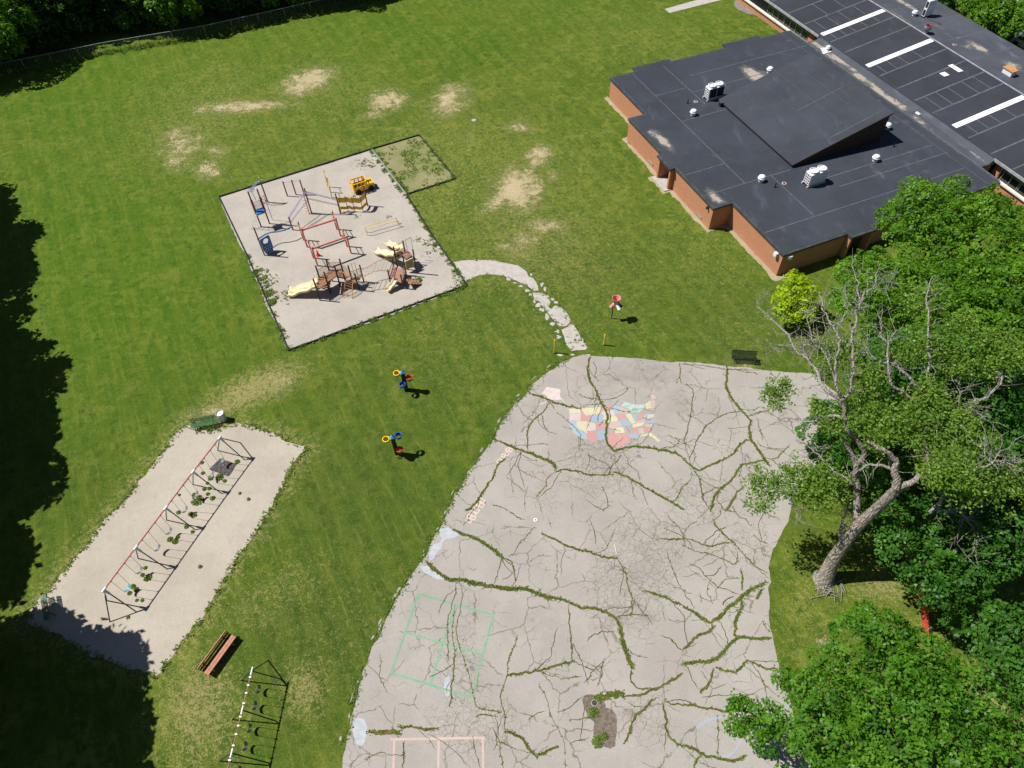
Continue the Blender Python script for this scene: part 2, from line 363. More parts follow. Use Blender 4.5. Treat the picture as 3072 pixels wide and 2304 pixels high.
# ------------------------------------------------------------------ ground sheet
def pixel_of(X, Y, Z=0.0):
    c,s=math.cos(PITCH),math.sin(PITCH); dz=Z-CAMH
    x=X; y=Y*c+dz*s; w=Y*s-dz*c
    w=np.maximum(w,1e-3); x=x/w; y=y/w
    cr,sr=math.cos(-ROLL),math.sin(-ROLL)
    return CX+FPX*(cr*x-sr*y), CY-FPX*(sr*x+cr*y)
def blobs(X, Y, L):
    """soft world-space ellipses; each centred and sized on the survey of the lawn"""
    out=np.zeros(X.shape)
    for b in L:
        u,v,ru,rv,rot,s=b
        c=P(u,v); q=math.radians(rot); 
        e1=P(u+ru*math.cos(q),v+ru*math.sin(q)); e2=P(u-rv*math.sin(q),v+rv*math.cos(q))
        a=np.array([[e1[0]-c[0],e2[0]-c[0]],[e1[1]-c[1],e2[1]-c[1]]]); ai=np.linalg.inv(a)
        dx,dy=X-c[0],Y-c[1]
        d=np.sqrt((ai[0,0]*dx+ai[0,1]*dy)**2+(ai[1,0]*dx+ai[1,1]*dy)**2)
        out=np.maximum(out,s*np.clip(1.25-d*.62,0,1)**.9*(d<2.02))
    return out
WEAR=[(926,241,66,30,-18,1.0),(731,320,118,16,-3,.85),(546,440,58,50,-35,.75),(522,487,20,10,0,.8),(653,450,32,22,-20,.62),(625,508,36,28,0,.75),
(1167,301,54,26,-5,.9),(1130,343,40,16,-10,.6),(1352,297,50,38,-25,.85),(1310,330,25,10,-20,.7),(1552,380,42,14,0,.72),(1408,407,10,22,0,.55),(1612,468,38,28,-25,.82),
(1556,565,56,52,10,1.08),(1487,606,40,24,-30,.75),(1658,528,20,16,0,.62),(1635,676,50,18,0,.78),(1570,731,48,28,-40,.72),(1515,741,28,10,0,.7),
(840,1150,50,34,-25,.55),(700,1205,70,20,-25,.45),(620,1235,80,14,-8,.55),(2215,1090,50,18,5,.5),(712,1830,25,14,-60,.5),(580,2110,70,90,20,.45),(915,2060,20,34,0,.45),(2640,1765,60,30,10,.5),(2480,1925,26,14,0,.62),(3010,2070,60,60,0,.75),(2090,1090,40,8,3,.4)]
TAN=[(1350,520,420,230,0,.45),(1600,720,260,180,10,.5),(759,1166,135,42,-25,.95),(602,2115,110,170,0,.72),(560,2290,90,90,0,.55),(910,2065,60,80,0,.7),(2418,1860,80,190,0,.40),(2640,1750,90,70,0,.65),(3000,2080,100,110,0,.95),
(1700,960,300,110,0,.30),(1350,1000,200,160,0,.28),(2240,1000,140,90,0,.32),(830,1780,160,70,-30,.45),(2130,1120,130,14,4,.6),(1020,1860,150,260,-60,.25),(620,330,240,160,-20,.45),(940,280,220,120,0,.4),(2800,1700,260,260,0,.4),(2100,760,180,120,30,.35),(1900,120,200,90,0,.3)]
LUSH=[(280,720,330,560,10,1.0),(450,1100,330,260,0,.85),(900,130,700,130,-12,.7),(300,250,300,140,-10,1.0),(1050,1500,260,420,30,.6),(760,2200,60,200,0,.9),(1500,1000,260,120,0,.45),(940,1900,160,260,20,.45),(1400,60,500,60,0,.5),(2160,930,140,170,0,.55)]
DEEP=[(1080,1500,300,330,30,.8),(960,1900,210,330,30,.9),(1500,1000,230,150,0,.5),(1250,1180,330,200,-10,.55),(1800,850,320,130,10,.45),(600,1180,330,120,-10,.35),(2160,960,160,140,0,.6),(700,2250,140,160,0,.6),(250,1500,160,200,0,.5)]
# pit and court margins get thin turf as well
PIT=[(R4(*p) if t==4 else R7(*p)) for t,p in [(4,(1230,1092)),(4,(1190,1110)),(4,(1130,1170)),(4,(1085,1240)),(4,(1000,1345)),(4,(900,1455)),(4,(830,1560)),(4,(735,1659)),(7,(640,110)),(7,(560,220)),(7,(480,300)),(7,(420,390)),(7,(368,450)),(7,(335,510)),(7,(262,560)),(7,(205,640)),(7,(180,720)),(7,(290,765)),(7,(420,825)),(7,(560,900)),(7,(680,955)),(7,(800,1010)),(7,(920,1050)),(7,(1020,1058)),(7,(1070,985)),(7,(1140,890)),(7,(1220,800)),(7,(1310,700)),(7,(1365,590)),(7,(1430,480)),(7,(1500,370)),(7,(1560,260)),(7,(1640,150)),(7,(1735,10)),(4,(1830,1510)),(4,(1880,1390)),(4,(1925,1310)),(4,(2000,1248)),(4,(1920,1222)),(4,(1860,1200)),(4,(1800,1162)),(4,(1700,1135)),(4,(1600,1092)),(4,(1480,1100)),(4,(1380,1140)),(4,(1280,1140))]]
for i,p in enumerate(PIT): WEAR.append((p[0],p[1],20,14,0,.42)); TAN.append((p[0],p[1],42,30,0,.6))
def make_ground():
    def axis(lo,hi,st,far):
        core=np.arange(lo,hi+1e-6,st); d=[]; x=st
        s=0
        while s<far: x*=1.35; s+=x; d.append(s)
        d=np.array(d); return np.concatenate([(lo-d)[::-1],core,hi+d])
    xs=axis(-70,75,.32,1500); ys=axis(-4,118,.32,1500)
    X,Y=np.meshgrid(xs,ys); n=X.size
    co=np.zeros((n,3)); co[:,0]=X.ravel(); co[:,1]=Y.ravel()
    nx,ny=len(xs),len(ys)
    i=np.arange(nx-1); j=np.arange(ny-1); I,J=np.meshgrid(i,j)
    a=(J*nx+I).ravel(); quads=np.stack([a,a+1,a+nx+1,a+nx],1)
    o=np_mesh('lawn',co,quads,[M['grass']])
    for nm,L in (('wear',WEAR),('tan',TAN),('lush',LUSH),('deep',DEEP)):
        at=o.data.attributes.new(nm,'FLOAT','POINT'); at.data.foreach_set('value',blobs(co[:,0],co[:,1],L).astype(np.float32))
    o['kind']='structure'; return o
def np_mesh(name, co, faces, mats, smooth=False, parent=None, off=(0,0,0)):
    k=faces.shape[1]; me=bpy.data.meshes.new(name)
    me.vertices.add(len(co)); me.vertices.foreach_set('co',(np.asarray(co)-np.array(off)).astype(np.float32).ravel())
    me.loops.add(faces.size); me.loops.foreach_set('vertex_index',faces.astype(np.int32).ravel())
    me.polygons.add(len(faces)); me.polygons.foreach_set('loop_start',np.arange(0,faces.size,k,dtype=np.int32))
    me.update(calc_edges=True)
    if smooth: me.polygons.foreach_set('use_smooth',np.ones(len(faces),bool))
    for m in mats: me.materials.append(m)
    o=bpy.data.objects.new(name,me); COL.objects.link(o)
    if parent is not None: o.parent=parent
    return o
make_ground()
# ------------------------------------------------------------------ sheets with ragged edges
def ragged(poly, step=.22, amp=.10, seed=1, closed=True):
    r=np.random.default_rng(seed); out=[]; n=len(poly); acc=0.0
    for i in range(n if closed else n-1):
        a=np.array(poly[i][:2]); b=np.array(poly[(i+1)%n][:2]); L=np.hypot(*(b-a))
        if L<1e-4: continue
        t=(b-a)/L; nn=np.array([-t[1],t[0]]); k=max(1,int(L/step))
        for q in range(k):
            acc=.72*acc+r.normal()*amp*.62
            e=min(1,q/2,(k-q)/2) if k>3 else .6
            out.append(tuple(a+(b-a)*q/k+nn*acc*(.35+.65*e)))
    return out
def sheet(name, poly, z, mat, cell=None, attrs=None, kind='structure', extra=None):
    """one flat sheet from an outline; cut into cells so that survey attributes can vary over it"""
    bm=bmesh.new()
    vs=[bm.verts.new((p[0],p[1],z)) for p in poly]
    es=[bm.edges.new((vs[i],vs[(i+1)%len(vs)])) for i in range(len(vs))]
    bmesh.ops.triangle_fill(bm,use_beauty=True,use_dissolve=False,edges=es)
    if cell:
        xs=[p[0] for p in poly]; ys=[p[1] for p in poly]
        for ax,lo,hi in ((0,min(xs),max(xs)),(1,min(ys),max(ys))):
            v=lo+cell
            while v<hi:
                pl=Vector((v,0,0)) if ax==0 else Vector((0,v,0)); no=Vector((1,0,0)) if ax==0 else Vector((0,1,0))
                bmesh.ops.bisect_plane(bm,geom=bm.verts[:]+bm.edges[:]+bm.faces[:],plane_co=pl,plane_no=no,dist=1e-5)
                v+=cell
    for f in bm.faces:
        if f.normal.z<0: f.normal_flip()
    me=bpy.data.meshes.new(name); bm.to_mesh(me); bm.free(); me.materials.append(mat)
    if attrs:
        co=np.zeros(len(me.vertices)*3); me.vertices.foreach_get('co',co); co=co.reshape(-1,3)
        for nm,L in attrs.items():
            at=me.attributes.new(nm,'FLOAT','POINT'); at.data.foreach_set('value',(L(co) if callable(L) else blobs(co[:,0],co[:,1],L)).astype(np.float32))
    o=bpy.data.objects.new(name,me); COL.objects.link(o)
    if kind: o['kind']=kind
    return o
def W(pts, Z=None, z=0.0): return [P(*(Z(*p) if Z else p),z) for p in pts]
pit=ragged(W(PIT),.2,.12,3); sheet('sand_pit',pit,.012,M['sand'])
# playground surface
PGM=W([(657,592),(1117,449)])+[P(*R2(420,1260)),P(*R2(560,1500)),P(*R2(680,1659)),P(1401,856)]+W([(640,260),(400,350),(200,430),(0,490)],R5)+W([(2100,530),(1950,570),(1870,615)],R4)+W([(1850,580),(1800,450),(1740,350),(1690,230),(1650,130),(1600,0)],R4)+W([(1500,1480)],R1)
sheet('gravel_play_area',ragged(PGM,.3,.05,5),.012,M['gravel'])
ANX=W([(1118,450),(1258,408),(1366,537),(1218,583)])
sheet('weedy_soil_bed',ANX,.010,M['soil'])
# path slabs
PATH=[[(725,40),(760,33),(860,25),(980,27),(1060,42),(1150,62),(1205,105),(1215,130),(1250,145),(1275,190),(1282,225),(1255,228),(1190,186),(1130,160),(1050,128),(940,118),(880,128),(800,166)],
[(1248,240),(1290,240),(1330,257),(1352,300),(1345,330),(1362,345),(1375,318),(1410,335),(1440,370),(1473,420),(1455,452),(1425,458),(1395,425),(1360,380),(1325,335),(1285,300),(1262,270)],
[(1440,475),(1465,460),(1478,440),(1500,445),(1520,485),(1545,545),(1582,603),(1500,617),(1470,575),(1455,520)]]
for k_ in (1,2):
    A_=np.array(PATH[k_],float); f_=np.polyfit(A_[:,1],A_[:,0],1); A_[:,0]+=(A_[:,0]-np.polyval(f_,A_[:,1]))*.32; PATH[k_]=[tuple(q) for q in A_]
bm_=MB()
for k,pl in enumerate(PATH):
    pts=ragged(W(pl,R5),.25,.035,20+k); bm_.poly([(x,y,.010+.0003*k) for x,y in pts])
r_=np.random.default_rng(4)
for cx,cy,a,b in [(1080,150,18,9),(1130,172,14,7),(1165,195,16,8),(1200,225,15,9),(1225,250,12,9),(1250,290,10,12),(1275,320,16,12),(1300,350,14,12),(1330,395,12,18),(1370,440,16,12),(1400,490,14,10),(1405,525,16,12),(1300,180,12,16),(1320,215,10,10),(1370,280,16,10),(1390,300,12,8),(1560,545,8,20),(1580,590,8,16),(1230,120,8,8),(1110,60,14,6),(1500,640,14,6),(1420,640,16,8),(1600,640,14,6)]:
    FZ=globals().get('FZ',.0060)+.00005
    m=[(cx+a*(1+.35*r_.normal())*math.cos(q),cy+b*(1+.35*r_.normal())*math.sin(q)) for q in np.linspace(0,2*math.pi,9)[:-1]]
    bm_.poly([(x,y,FZ) for x,y in W(m,R5)])
bm_.build('path',M['concrete'],kind='structure')
# far paths, drive, street
sheet('sidewalk',W([(1994,27),(2008,39),(2163,0),(2300,-36),(2240,-40),(2090,0)]),.008,M['concrete'])
sheet('tarmac_drive',ragged(W([(2207,-2),(2203,18),(2215,30),(2240,40),(2262,43),(2275,50),(2290,62),(2420,30),(2330,-90),(2220,-60)]),.4,.12,9),.008,M['tarmac'])
sheet('pavement',W([(2990,52),(3010,98),(3072,135),(3200,190),(3260,60),(3100,-30),(2985,-60)]),.008,M['concrete'])
# ------------------------------------------------------------------ the cracked court
CT=W([(1580,640),(1620,650),(1800,657),(2000,672),(2212,685)],R5)+W([(280,710),(480,735),(700,755),(835,765),(1000,890),(1040,1090),(900,1300),(760,1480)],R6)+W([(690,20),(640,150),(562,320),(550,500),(562,700),(590,860),(630,1010),(690,1180),(710,1270),(760,1420),(830,1600),(900,1900)],R9)
CT+=W([(-30,1900),(10,1659),(38,1500),(58,1400),(80,1280),(108,1150),(148,1020),(180,930),(238,830),(298,680),(368,540),(440,440),(508,340),(558,270),(588,180),(650,85)],R8)+W([(730,1570),(800,1450),(850,1370),(930,1260),(985,1185),(1050,1060),(1120,960),(1212,885),(1240,830),(1320,770),(1400,712),(1490,662)],R5)
CRAZE=[(*R8(1960,330),80,130,10,1.0),(*R5(1690,1320),75,80,0,1.0),(*R8(780,1050),50,150,5,.75),(*R8(860,1380),110,60,0,.9),(*R6(90,1600),70,50,0,.9),(*R8(1800,660),90,60,0,.7),(*R8(1750,420),60,110,0,.75),(*R8(1980,620),50,60,0,.6),(*R9(430,220),70,60,0,.6),(*R5(1700,960),30,60,0,.6),(*R8(1960,1330),60,70,0,.6),(*R5(1300,1530),60,50,0,.5),(*R8(1560,1000),50,50,0,.4)]
STAIN=[(1935,1125,120,45,5,.55),(2045,1215,40,70,0,.45),(*R8(1330,780),80,90,0,.28),(*R8(1350,330),20,110,0,.35),(*R8(1960,360),70,110,10,.5),(*R5(1690,1340),70,80,0,.3),(*R8(1880,560),60,90,0,.4),(*R8(700,290),20,60,0,.3),(*R5(1480,1480),60,50,0,.25),(*R8(1800,700),50,30,0,.6),(*R8(1980,670),30,20,0,.6),(*R5(1300,1380),50,90,0,.25),(*R8(600,700),120,120,0,.15),(*R8(1900,1310),40,30,0,.5),(*R8(400,940),90,90,0,.15),(*R6(200,860),60,60,0,.2),(2130,1200,60,40,0,.3)]
sheet('asphalt_court',ragged(CT,.22,.07,11),.014,M['court'],cell=.6,attrs=dict(craze=CRAZE,stain=STAIN))
# crumbled slivers of asphalt along the grassy edge
fr=MB(); r_=np.random.default_rng(8)
EDGE=W([(0,1500),(40,1400),(60,1270),(95,1130),(130,1010),(165,900),(225,810),(285,660),(355,520),(425,425),(495,325),(545,255),(575,165),(640,70)],R8)+W([(720,1560),(790,1440),(838,1360),(915,1250),(970,1180),(1035,1055),(1105,955),(1195,875),(1225,820),(1305,760),(1390,700),(1480,655)],R5)
for i in range(len(EDGE)-1):
    a=np.array(EDGE[i]); b=np.array(EDGE[i+1]); L=np.hypot(*(b-a)); t=(b-a)/L; nn=np.array([-t[1],t[0]])
    for _ in range(int(L*1.5)):
        c=a+(b-a)*r_.random()-nn*(.02+.12*r_.normal()); w=.07+.22*r_.random(); h=.03+.05*r_.random()
        pts=[c+t*w*math.cos(q)*(1+.3*r_.normal())+nn*h*math.sin(q)*(1+.3*r_.normal()) for q in np.linspace(0,2*math.pi,8)[:-1]]
        FZ2=globals().get('FZ2',.004)+.00003; fr.poly([(p[0],p[1],FZ2) for p in pts])
fr.build('crumbled_asphalt_edge',M['court'],kind='structure')
CR=dict([(5,R5),(6,R6),(8,R8),(9,R9)])
CRACKS=[(5,.15,.8,"1610,650 1605,690 1595,740 1605,790 1625,830 1655,880 1675,930 1700,980 1725,1030 1718,1080 1718,1140 1722,1200 1745,1240 1770,1265"),(5,.15,.9,"1770,1265 1830,1245 1900,1235 1990,1240 2080,1260 2150,1275 2212,1300"),(5,.14,.8,"1220,890 1270,905 1340,930 1400,955 1470,975 1550,990"),(5,.06,.5,"1735,985 1770,990 1830,1010 1870,1010"),(5,.05,.4,"1560,970 1650,960 1690,955"),
(5,.18,1,"985,1185 1050,1215 1120,1245 1200,1270 1290,1305 1370,1345 1390,1380"),(5,.12,.8,"1390,1400 1420,1390 1460,1385 1530,1400 1600,1420 1680,1420 1760,1415"),(5,.08,.7,"1350,950 1310,1010 1260,1050 1225,1090 1205,1150 1205,1210 1205,1260"),(5,.05,.4,"1110,1340 1150,1370 1165,1430 1190,1500"),(5,.05,.4,"1070,1435 1130,1480 1190,1530"),
(5,.13,.9,"1070,1310 1010,1360 985,1430 940,1500 900,1560 850,1620 810,1650"),(5,.06,.5,"1380,1400 1330,1450 1310,1510 1260,1560"),(5,.05,.3,"1420,1400 1390,1450 1360,1500 1300,1550"),(5,.05,.3,"1390,1010 1440,1050 1500,1100 1550,1160 1550,1230"),(5,.13,.8,"1760,1400 1850,1430 1930,1470 2000,1520 2080,1560 2150,1600 2212,1640"),
(5,.04,.3,"1830,1265 1860,1350 1920,1400 1935,1460"),(5,.04,.1,"1930,1490 1960,1560 1990,1620"),(5,.04,.2,"1600,1270 1610,1330 1580,1390"),(5,.06,.5,"1690,1500 1720,1560 1730,1620 1690,1659"),(5,.05,.5,"970,1605 1040,1630 1090,1659"),(5,.07,.4,"2212,1490 2180,1560 2150,1590"),(5,.06,.7,"2190,690 2195,760 2200,820"),(5,.06,.5,"2060,1250 2150,1240 2180,1215 2190,1190 2212,1185"),(5,.03,.2,"1210,1490 1190,1560 1190,1659"),(5,.08,.7,"1680,900 1668,930 1690,960 1720,985"),(5,.06,.6,"1735,1090 1745,1030 1735,985"),
(6,.16,.9,"280,710 290,760 280,830 290,880 320,930 370,990 420,1040 440,1070 430,1130 440,1190 480,1240 520,1300 560,1360"),(6,.07,.4,"0,830 40,845 65,870 60,950 45,1060 25,1150 0,1200"),(6,.08,.4,"370,1010 290,1020 220,1050 150,1100 100,1180 70,1260 40,1310"),(6,.13,.6,"430,1190 370,1220 330,1280 270,1320 190,1350 110,1390 70,1380 0,1310"),(6,.13,.8,"540,1320 450,1340 390,1350 350,1400 310,1460 240,1510 200,1560 180,1659"),(6,.12,.8,"400,1490 350,1530 320,1590 280,1650"),(6,.08,.5,"690,1220 650,1270 610,1305 560,1320"),(6,.05,.3,"480,1050 500,1120 520,1200"),(6,.07,.6,"70,1390 110,1440 120,1520 140,1590 170,1640"),(6,.03,.1,"230,910 240,990 220,1050"),(6,.05,.3,"440,1030 500,1010 560,1000"),(6,.07,.5,"0,700 100,710 200,722 280,735 420,735"),(6,.06,.5,"240,1510 220,1580 260,1640 350,1659"),(6,.05,.4,"60,1400 50,1450 0,1500"),(6,.06,.5,"500,1340 505,1430"),
(8,.17,1,"720,110 790,145 850,160 920,200 980,240 1040,290"),(8,.06,.5,"1040,290 1060,350 1120,410"),(8,.07,.6,"1040,290 1100,320 1120,380 1130,440"),(8,.05,.5,"1250,100 1190,170 1150,210 1120,270 1090,285"),(8,.11,.7,"1300,140 1380,175 1450,215 1520,240 1590,255 1660,280 1730,300 1785,300"),(8,.22,1,"550,320 600,370 650,410 700,445 780,440 850,460 950,480 1050,495 1150,495 1200,500 1260,525 1330,550 1420,565"),(8,.16,.8,"1420,565 1500,600 1560,625 1640,620 1720,650 1780,690"),(8,.26,.9,"1780,690 1810,750 1820,820 1840,900 1870,980 1880,1010"),(8,.08,.5,"1785,300 1830,360 1855,430 1860,490 1885,560 1885,640 1870,670"),(8,.07,.3,"1780,680 1850,670 1900,665 1990,670"),(8,.13,.8,"1960,510 2040,535 2110,560 2170,590 2212,605"),(8,.11,.8,"2060,170 2130,180 2212,175"),(8,.06,.5,"1085,0 1130,25 1190,50"),
(8,.06,.4,"740,470 740,530 715,600 690,700 685,800 690,880 690,960"),(8,.05,.3,"780,480 785,540 770,620 750,700 745,780 760,850 770,900 800,980 830,1080 860,1200"),(8,.08,.7,"735,900 735,1000 725,1080 710,1160 700,1260"),(8,.04,.3,"735,600 725,700 715,800 735,900"),(8,.06,.5,"1135,790 1130,850 1090,930 1075,990 1080,1050 1050,1130 1030,1200 1040,1260 1060,1330 1060,1410"),(8,.11,.8,"1080,1060 1150,1050 1230,1040 1290,1025 1360,1000 1440,980 1500,970"),(8,.07,.7,"1470,600 1480,680 1480,770 1490,850 1500,970"),(8,.05,.2,"1500,850 1540,930 1570,1010 1600,1120"),(8,.05,.4,"1290,1045 1350,1060 1430,1080 1500,1070 1560,1065"),(8,.04,.3,"1280,1120 1320,1180 1340,1240 1350,1320 1400,1390 1440,1470 1450,1580"),(8,.05,.2,"1405,1300 1450,1280 1500,1250 1560,1200"),(8,.34,1,"1650,1210 1720,1195 1800,1170 1830,1190"),(8,.12,.8,"1830,1200 1900,1190 1980,1170 2060,1140 2120,1100 2212,1040"),(8,.07,.6,"1880,1010 1880,1100 1920,1140 2000,1140"),(8,.10,.7,"2040,1200 1980,1260 1920,1310 1890,1360 1870,1430 1830,1500"),(8,.11,.9,"2080,1230 2100,1310 2100,1400 2140,1470 2212,1520"),(8,.08,.8,"2090,1220 2150,1250 2212,1255"),(8,.24,1,"180,1425 260,1430 330,1425 380,1440"),(8,.12,.8,"370,1390 440,1390 530,1405 620,1405"),(8,.13,.8,"1060,1425 1120,1440 1170,1470 1200,1510 1240,1560 1270,1590"),(8,.13,.8,"1270,1580 1330,1550 1400,1525"),(8,.07,.3,"1480,1500 1540,1480 1600,1465"),(8,.05,.2,"1450,1600 1455,1659"),(8,.06,.5,"860,1210 880,1260 950,1280 1040,1300"),(8,.07,.6,"870,1330 920,1310 1000,1325"),(8,.06,.4,"980,1400 1020,1480 1030,1580 1050,1659"),(8,.04,.2,"850,1450 870,1550 900,1659"),(8,.07,.8,"410,1480 405,1560 395,1659"),(8,.06,.6,"2070,800 2130,820 2180,880 2212,900"),(8,.05,.4,"2110,240 2130,330 2160,400 2200,490"),(8,.07,0,"1590,840 1640,790 1690,770 1760,775"),(8,.05,0,"1610,50 1640,130 1650,210"),(8,.06,.4,"1700,950 1690,1040 1660,1130"),(8,.05,.1,"1610,1025 1670,1020 1690,1000"),(8,.03,.1,"250,1260 290,1330 330,1370"),(8,.04,.3,"250,920 255,1030 260,1100 300,1170"),(8,.03,0,"560,1440 640,1480 740,1560 810,1640"),(8,.03,.2,"1340,40 1360,100"),(8,.05,.3,"1780,690 1860,640 1900,560"),(8,.05,.3,"1210,1350 1270,1300 1320,1290"),(8,.05,.5,"1480,1350 1560,1340 1640,1335"),
(9,.17,1,"0,610 60,640 130,690 180,720"),(9,.18,1,"180,720 240,680 280,630 340,590 380,550 430,510 490,480 540,455"),(9,.16,.9,"380,560 385,620 350,680 345,760 335,800"),(9,.17,1,"580,815 500,825 420,815 350,820 310,850 270,900 210,950 150,975 70,975 0,985"),(9,.13,.9,"0,890 60,840 110,795 170,780 200,740"),(9,.14,.9,"200,1010 185,1080 150,1140 110,1170"),(9,.10,.8,"220,1010 280,1030 340,1045 390,990 420,960 480,990 540,1020 620,1020"),(9,.08,.7,"0,165 60,180 120,210 190,225 260,200 320,200"),(9,.10,.6,"190,40 210,90 270,150 330,190 360,240"),(9,.07,.5,"360,240 420,300 480,360 540,390"),(9,.06,.5,"350,250 350,320 330,345 250,300 170,270 80,255 0,220"),(9,.06,.3,"40,330 110,365 160,430 230,490 310,515 370,535"),(9,.04,.2,"0,420 60,405 110,400"),(9,.09,.8,"375,370 385,430 380,500"),(9,.05,.5,"230,490 270,440 330,430 370,435"),(9,.07,.5,"560,210 500,190 460,150"),(9,.11,.7,"0,1250 80,1250 140,1270 220,1280 290,1300"),(9,.05,.3,"120,1200 200,1190 300,1185 460,1180"),(9,.06,.5,"480,1180 490,1240 520,1310"),(9,.05,.3,"580,1210 630,1240 660,1270"),(9,.14,.8,"0,1510 60,1530 110,1560 170,1590 240,1600 330,1615 400,1580"),(9,.05,.3,"225,1320 230,1400 230,1500 225,1600"),(9,.10,.8,"70,1659 90,1610 110,1580"),(9,.06,.4,"0,500 30,560 80,620"),(9,.04,.1,"10,140 40,90 90,65"),(9,.05,.2,"0,960 30,1010 60,1090 100,1150"),(9,.04,.3,"210,780 250,820 280,850"),(9,.10,.9,"505,510 480,560 520,500"),(9,.05,.6,"110,520 115,590"),(9,.06,.7,"520,710 535,745 560,770")]
cr=MB(); WEEDPTS=[]; UID=[0]   # (x,y,size)
r_=np.random.default_rng(12)
TRACED=[(w,g,[np.array(P(*CR[reg](*[float(k) for k in q.split(',')]))) for q in txt.split()]) for reg,w,g,txt in CRACKS]
for w,g,pts in list(TRACED):          # hairline side cracks breaking away from the main ones
    if w<.06: continue
    for p,q in zip(pts[:-1],pts[1:]):
        L=np.hypot(*(q-p)); t=(q-p)/max(L,1e-6)
        for _ in range(r_.poisson(L*.42)):
            st_=p+(q-p)*r_.random(); an=math.atan2(t[1],t[0])+(1 if r_.random()<.5 else -1)*(.5+.9*r_.random()); br=[st_]
            for k in range(int(2+4*r_.random())):
                an+=r_.normal()*.35; br.append(br[-1]+np.array([math.cos(an),math.sin(an)])*(.35+.35*r_.random()))
            TRACED.append((.030+.032*r_.random(),.25+.3*r_.random() if r_.random()<.5 else .1,br))
ZC=0
for w,g,pts in TRACED:
    ZC+=1; zc_=.0206+(ZC%150)*.00003
    # fractal resample
    fine=[pts[0]]; acc=0
    for a,b in zip(pts[:-1],pts[1:]):
        L=np.hypot(*(b-a)); k=max(1,int(L/.13)); t=(b-a)/max(L,1e-6); nn=np.array([-t[1],t[0]])
        for q in range(1,k+1):
            acc=.55*acc+r_.normal()*.030; e=min(q,k-q)/max(1,k)*2
            fine.append(a+(b-a)*q/k+nn*acc*min(1,.3+e))
    n=len(fine); ww=[]; m=1.0
    for i in range(n):
        m=.8*m+.2*(.45+1.3*r_.random()); ww.append(max(.008,w*(.46 if g>=.55 else .36)*m*min(1,(i+1)/3,(n-i)/3)))
    cr.mi=1 if g>=.3 else 0
    vs=[]
    for i in range(n):
        t=fine[min(i+1,n-1)]-fine[max(i-1,0)]; t=t/max(np.hypot(*t),1e-6); nn=np.array([-t[1],t[0]])
        for sg in (1,-1):
            p=fine[i]+nn*sg*ww[i]*(.7+.6*r_.random()); vs.append((p[0],p[1],zc_))
    cr.add(vs,[(2*i,2*i+1,2*i+3,2*i+2) for i in range(n-1)])
    patch=r_.random()
    for i in range(n):
        patch=.86*patch+.14*r_.random()*1.6
        dens=g*(.16+1.6*max(0,patch-.50))*w*40
        for _ in range(r_.poisson(dens*1.3)):
            q=fine[i]+r_.normal(size=2)*w*.30; WEEDPTS.append((q[0],q[1],.030+.050*r_.random()*(.6+w*3)))
for i in range(len(EDGE)-1):
    a=np.array(EDGE[i]); b=np.array(EDGE[i+1]); L=np.hypot(*(b-a)); t=(b-a)/L; nn=np.array([-t[1],t[0]])
    pt=1.0
    for k in range(int(L/.12)):
        pt=.85*pt+.15*2*r_.random()
        for _ in range(r_.poisson(max(0,pt-.75)*13)):
            q=a+(b-a)*k*.12/L+t*r_.normal()*.1-nn*(.12+.13*r_.normal()); WEEDPTS.append((q[0],q[1],.035+.05*r_.random()))
cr.build('court_cracks',[M['crack'],M['moss']],kind='structure')
# mud, sealer patches
st=MB()
mud=[(1560,1215),(1575,1190),(1620,1180),(1660,1195),(1700,1230),(1712,1270),(1750,1285),(1775,1310),(1785,1360),(1785,1440),(1775,1520),(1745,1540),(1700,1530),(1650,1500),(1630,1440),(1640,1360),(1600,1330),(1570,1280)]
sheet('mud_stain',ragged(W(mud,R8),.15,.05,31),.0175,M['mud'])
for k,pl in enumerate([[(640,110),(690,100),(740,120),(765,150),(730,170),(680,175),(655,200),(650,240),(620,260),(600,300),(570,318),(568,250),(590,215),(640,195),(650,170),(630,140)],[(505,350),(560,348),(600,380),(640,405),(675,440),(640,440),(590,420),(540,395)],[(75,1350),(110,1335),(150,1345),(172,1390),(165,1460),(135,1520),(100,1500),(75,1440)],[(672,1075),(705,1065),(712,1110),(700,1190),(680,1200),(662,1130)]]):
    pts=ragged(W(pl,R8),.15,.03,40+k); st.poly([(x,y,.0172) for x,y in pts])
st.build('sealer_patches',M['patch'],kind='structure')
# painted games
def strip(mb, pts, w, z=.0182, closed=False):
    pts=[np.array(p) for p in pts]; n=len(pts)
    for i in range(n if closed else n-1):
        a,b=pts[i],pts[(i+1)%n]; t=(b-a)/max(np.hypot(*(b-a)),1e-6); nn=np.array([-t[1],t[0]])*w/2; e=t*w/2*.98
        UID[0]+=1; z=.0182+.00012*(UID[0]%16)
        mb.add([(*(a-e-nn),z),(*(b+e-nn),z),(*(b+e+nn),z),(*(a-e+nn),z)],[(0,1,2,3)])
def lineset(name, mat, L, w, Z, closed=False):
    mb=MB()
    for l in L: strip(mb,W(l,Z),w,closed=closed)
    return mb.build(name,mat,kind='structure')
lineset('green_four_square_lines',M['greenline'],[[(500,532),(985,668)],[(985,668),(843,1200)],[(843,1200),(322,1045)],[(322,1045),(500,532)],[(415,780),(905,922)],[(737,600),(575,1118)]],.12,R8)
lineset('pink_four_square_lines',M['pinkline'],[[(325,1474),(925,1464)],[(345,1474),(325,1990)],[(632,1470),(622,1990)],[(917,1464),(922,1990)],[(330,1745),(920,1740)]],.13,R8)
lineset('hopscotch_lines',M['hopline'],[[(750,218),(785,240),(752,285),(708,265)],[(785,235),(822,252),(792,292),(752,278)],[(720,290),(768,310),(742,350),(697,332)],[(660,325),(705,345),(685,380),(640,355)],[(610,395),(655,415),(620,475),(570,445)]],.075,ZHOP,True)
